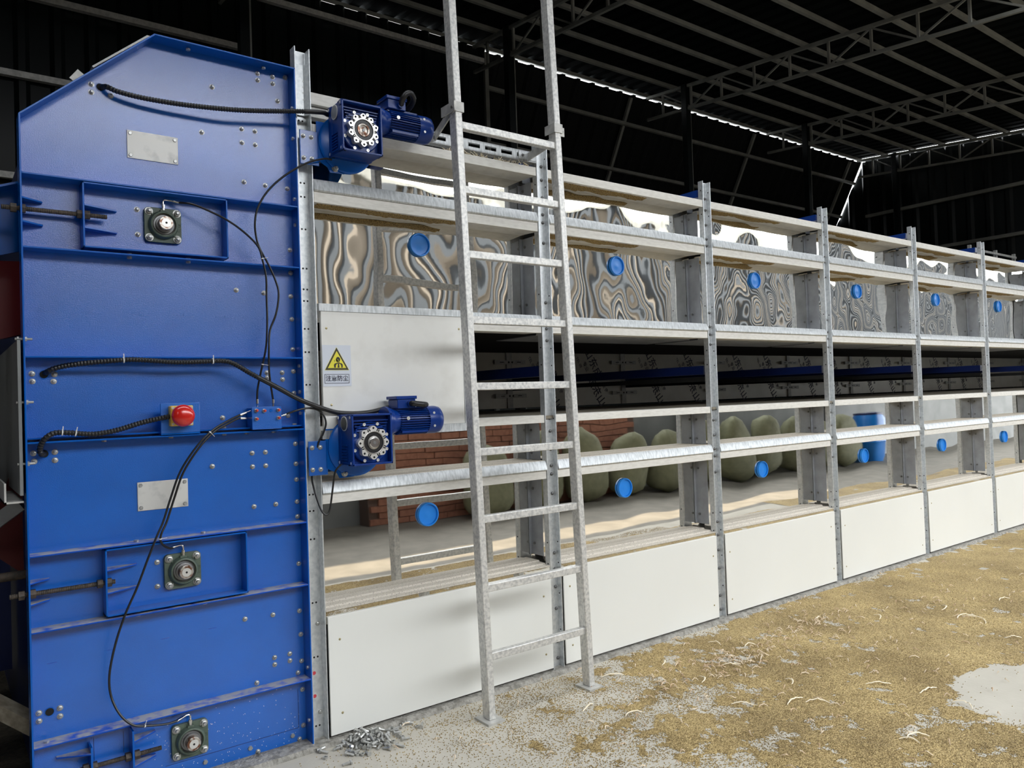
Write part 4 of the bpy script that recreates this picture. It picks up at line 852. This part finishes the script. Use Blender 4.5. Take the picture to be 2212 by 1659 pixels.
# ------------------------------------------------------------------ spilled grain and husks
def fbm(x, y):
    return noise.noise(Vector((x*2.6,y*2.6,1.7)))*.22 + noise.noise(Vector((x*6.3,y*6.3,5.1)))*.36 + noise.noise(Vector((x*13,y*13,9.1)))*.34 + noise.noise(Vector((x*29,y*29,2.1)))*.26 + noise.noise(Vector((x*45,y*75,2.9)))*.26
def lerp_tab(x, tab):
    for (a, va), (b_, vb) in zip(tab, tab[1:]):
        if x <= b_: return va + (vb-va)*max(0,(x-a)/(b_-a))
    return tab[-1][1]
THR = [(0,.7),(1.3,.56),(1.75,.32),(2.3,.14),(2.8,-.08),(3.3,-.24),(4.5,-.30),(20,-.34)]
def cover(x, y):
    t = lerp_tab(x + .25*(y+.6)*(-1), THR)
    e = ((x-4.02)/.42)**2 + ((y+1.66)/.30)**2
    t += 1.0*max(0, 1.25-e)
    if y > -.13: t += (y+.13)*3.0
    return fbm(x,y) - t
S = .012; vs = []; fs = []; dens = []; idx = {}
def gv(i, j, c, fine):
    k = (i, j, fine)
    if k not in idx:
        x, y = i*fine, j*fine
        idx[k] = len(vs); vs.append((x,y,.0008+.008*max(0,min(.55,c))+.002*noise.noise(Vector((x*30,y*30,0)))))
        d = math.hypot(x, y+3.13); dens.append(30000. if d < 3.4 else (14000. if d < 4.6 else (5000. if d < 7 else 700.)))
    return idx[k]
def patch(x0,x1,y0,y1,s):
    nx0, nx1, ny0, ny1 = int(x0/s), int(x1/s), int(y0/s), int(y1/s)
    cc = {(i,j): cover(i*s,j*s) for i in range(nx0,nx1+1) for j in range(ny0,ny1+1)}
    for i in range(nx0,nx1):
        for j in range(ny0,ny1):
            q = [(i,j),(i+1,j),(i+1,j+1),(i,j+1)]
            if sum(cc[k] > 0 for k in q) >= 3: fs.append(tuple(gv(*k,cc[k],s) for k in q))
patch(1.2,5.2,-2.4,-.03,S); patch(5.2,8.5,-2.2,-.03,.026); patch(8.5,15.9,-2.6,-.03,.06)
me = bpy.data.meshes.new('spilled_grain'); me.from_pydata(vs,[],fs); me.shade_smooth(); me.materials.append(gm)
at = me.attributes.new('dens','FLOAT','POINT'); at.data.foreach_set('value',dens)
go = bpy.data.objects.new('spilled_grain',me); COL.objects.link(go)
tag(go,'golden brown grain spilled in patches over the concrete floor','grain',kind='stuff')
ng = bpy.data.node_groups.new('grain_scatter','GeometryNodeTree')
ng.interface.new_socket('Geometry',in_out='INPUT',socket_type='NodeSocketGeometry'); ng.interface.new_socket('Geometry',in_out='OUTPUT',socket_type='NodeSocketGeometry')
N = ng.nodes; L = ng.links
gi = N.new('NodeGroupInput'); gout = N.new('NodeGroupOutput'); dp = N.new('GeometryNodeDistributePointsOnFaces'); na = N.new('GeometryNodeInputNamedAttribute'); na.data_type = 'FLOAT'; na.inputs[0].default_value = 'dens'
ico = N.new('GeometryNodeMeshIcoSphere'); ico.inputs['Radius'].default_value = .0030; ico.inputs['Subdivisions'].default_value = 1
tr = N.new('GeometryNodeTransform'); tr.inputs['Scale'].default_value = (1.0,.62,.55); sm = N.new('GeometryNodeSetMaterial'); sm.inputs['Material'].default_value = gm
ip = N.new('GeometryNodeInstanceOnPoints'); rv = N.new('FunctionNodeRandomValue'); rv.data_type = 'FLOAT_VECTOR'; rv.inputs[0].default_value = (-.5,-.5,0); rv.inputs[1].default_value = (.5,.5,6.28)
rs = N.new('FunctionNodeRandomValue'); rs.data_type = 'FLOAT'; rs.inputs[2].default_value = .75; rs.inputs[3].default_value = 1.35
jn = N.new('GeometryNodeJoinGeometry')
L.new(gi.outputs[0],dp.inputs['Mesh']); L.new(na.outputs['Attribute'],dp.inputs['Density']); L.new(dp.outputs['Points'],ip.inputs['Points'])
L.new(ico.outputs['Mesh'],tr.inputs['Geometry']); L.new(tr.outputs[0],sm.inputs['Geometry']); L.new(sm.outputs[0],ip.inputs['Instance']); L.new(rv.outputs[0],ip.inputs['Rotation']); L.new(rs.outputs[1],ip.inputs['Scale'])
L.new(ip.outputs[0],jn.inputs[0]); L.new(gi.outputs[0],jn.inputs[0]); L.new(jn.outputs[0],gout.inputs[0])
md = go.modifiers.new('scatter','NODES'); md.node_group = ng
# loose kernels thinning out over the bare concrete
nx, ny = 150, 88; vs = []; dens = []
for j in range(ny+1):
    for i in range(nx+1):
        x = 1.12 + (6.2-1.12)*i/nx; y = -2.35 + 2.31*j/ny
        vs.append((x,y,.0012)); c = cover(x,y)
        d = 17000*math.exp(min(0,c)*2.9) * (.35 + max(0,.65+1.6*noise.noise(Vector((x*9,y*16,3)))))
        if math.hypot((x-4.02)/.42,(y+1.66)/.3) < 1.05: d *= .12
        if x < 1.75: d *= max(.22, (x-1.12)/.63)
        dist = math.hypot(x, y+3.13); dens.append(d*(1 if dist < 4 else .45))
me = bpy.data.meshes.new('strewn_kernels'); me.from_pydata(vs,[],[(j*(nx+1)+i,j*(nx+1)+i+1,(j+1)*(nx+1)+i+1,(j+1)*(nx+1)+i) for j in range(ny) for i in range(nx)])
at = me.attributes.new('dens','FLOAT','POINT'); at.data.foreach_set('value',dens)
sk = bpy.data.objects.new('strewn_kernels',me); COL.objects.link(sk)
tag(sk,'single grain kernels strewn loosely over the bare concrete by the ladder','grain',kind='stuff')
ng2 = ng.copy(); [ng2.links.remove(l) for l in list(ng2.links) if l.to_node.type == 'JOIN_GEOMETRY' and l.from_node.type == 'GROUP_INPUT']
md = sk.modifiers.new('scatter','NODES'); md.node_group = ng2
def husk(x, y, l, a, seed, wd=.0065):
    q = random.Random(seed); n = 9; vs = []; cur = q.uniform(-2.2,2.2)
    px, py = x, y; an = a
    for i in range(n+1):
        t = i/n; z = .006 + .012*math.sin(PI*t)*q.uniform(.6,1.2); hw = wd*(.25+math.sin(PI*min(1,t*.9+.05)))*.6
        nx, ny = -math.sin(an), math.cos(an)
        vs += [(px+nx*hw,py+ny*hw,z),(px,py,z+.003),(px-nx*hw,py-ny*hw,z)]
        px += math.cos(an)*l/n; py += math.sin(an)*l/n; an += cur/n
    return MB().add(vs,[(3*i+k,3*i+3+k,3*i+4+k,3*i+1+k) for i in range(n) for k in range(2)])
HK = [(5.08,-.80,.16),(4.95,-.95,.2),(4.965,-1.10,.24),(5.55,-.95,.14),(3.515,-.225,.1),(3.27,-.51,.12),(3.04,-.305,.1),(3.07,-1.03,.15),(3.156,-1.066,.13),(3.63,-1.35,.15),(4.77,-1.28,.1),(2.69,-.216,.14),(2.33,-.474,.12),(2.44,-.634,.11),(3.12,-1.54,.14),(3.62,-1.58,.13),(2.89,-.86,.12),(3.56,-1.13,.14),(3.10,-1.52,.1),(4.34,-.38,.1),(4.62,-.64,.12),(3.6,-.41,.1),(3.3,-.9,.1),(3.0,-.6,.12)]
for k, (x, y, l) in enumerate(HK):
    tag(husk(x,y,l*.85,R.uniform(-.9,.5),k).build('husk', straw), '%s pale straw strip %s, before the %s white panel' % (['short','long','wide','thin','bent','curled','slender','twisted','crooked','hooked','flat','frayed'][k%12], 'close to the plinth' if y > -.45 else ('midway out' if y > -1 else 'far out on the floor'), ORD[max(0,min(5,int((x-1.32)/1.34)))]), 'straw', 'straw strips on the spilled grain')
mb = MB(); q = random.Random(9)
for cxx, cyy, sx, sy, nn in ((4.2,-.42,.35,.10,90),(3.35,-.50,.35,.12,80),(3.9,-.7,1.2,.5,110),(2.9,-.8,.9,.5,90),(3.2,-.5,.25,.08,50),(5.5,-.9,1.2,.4,90)):
    for k in range(nn):
        h = husk(q.gauss(cxx,sx), min(-.06,q.gauss(cyy,sy)), q.uniform(.02,.055), q.uniform(0,6.3), k*7+nn, .004); mb.add(h.v,h.f)
tag(mb.build('husk_scraps', mat('tan_husk',(.52,.36,.22),.7,var=(15,(.75,.63,.47),.4,.6))),'tan husk scraps drifted over the grain in front of the white panels','husks',kind='stuff')
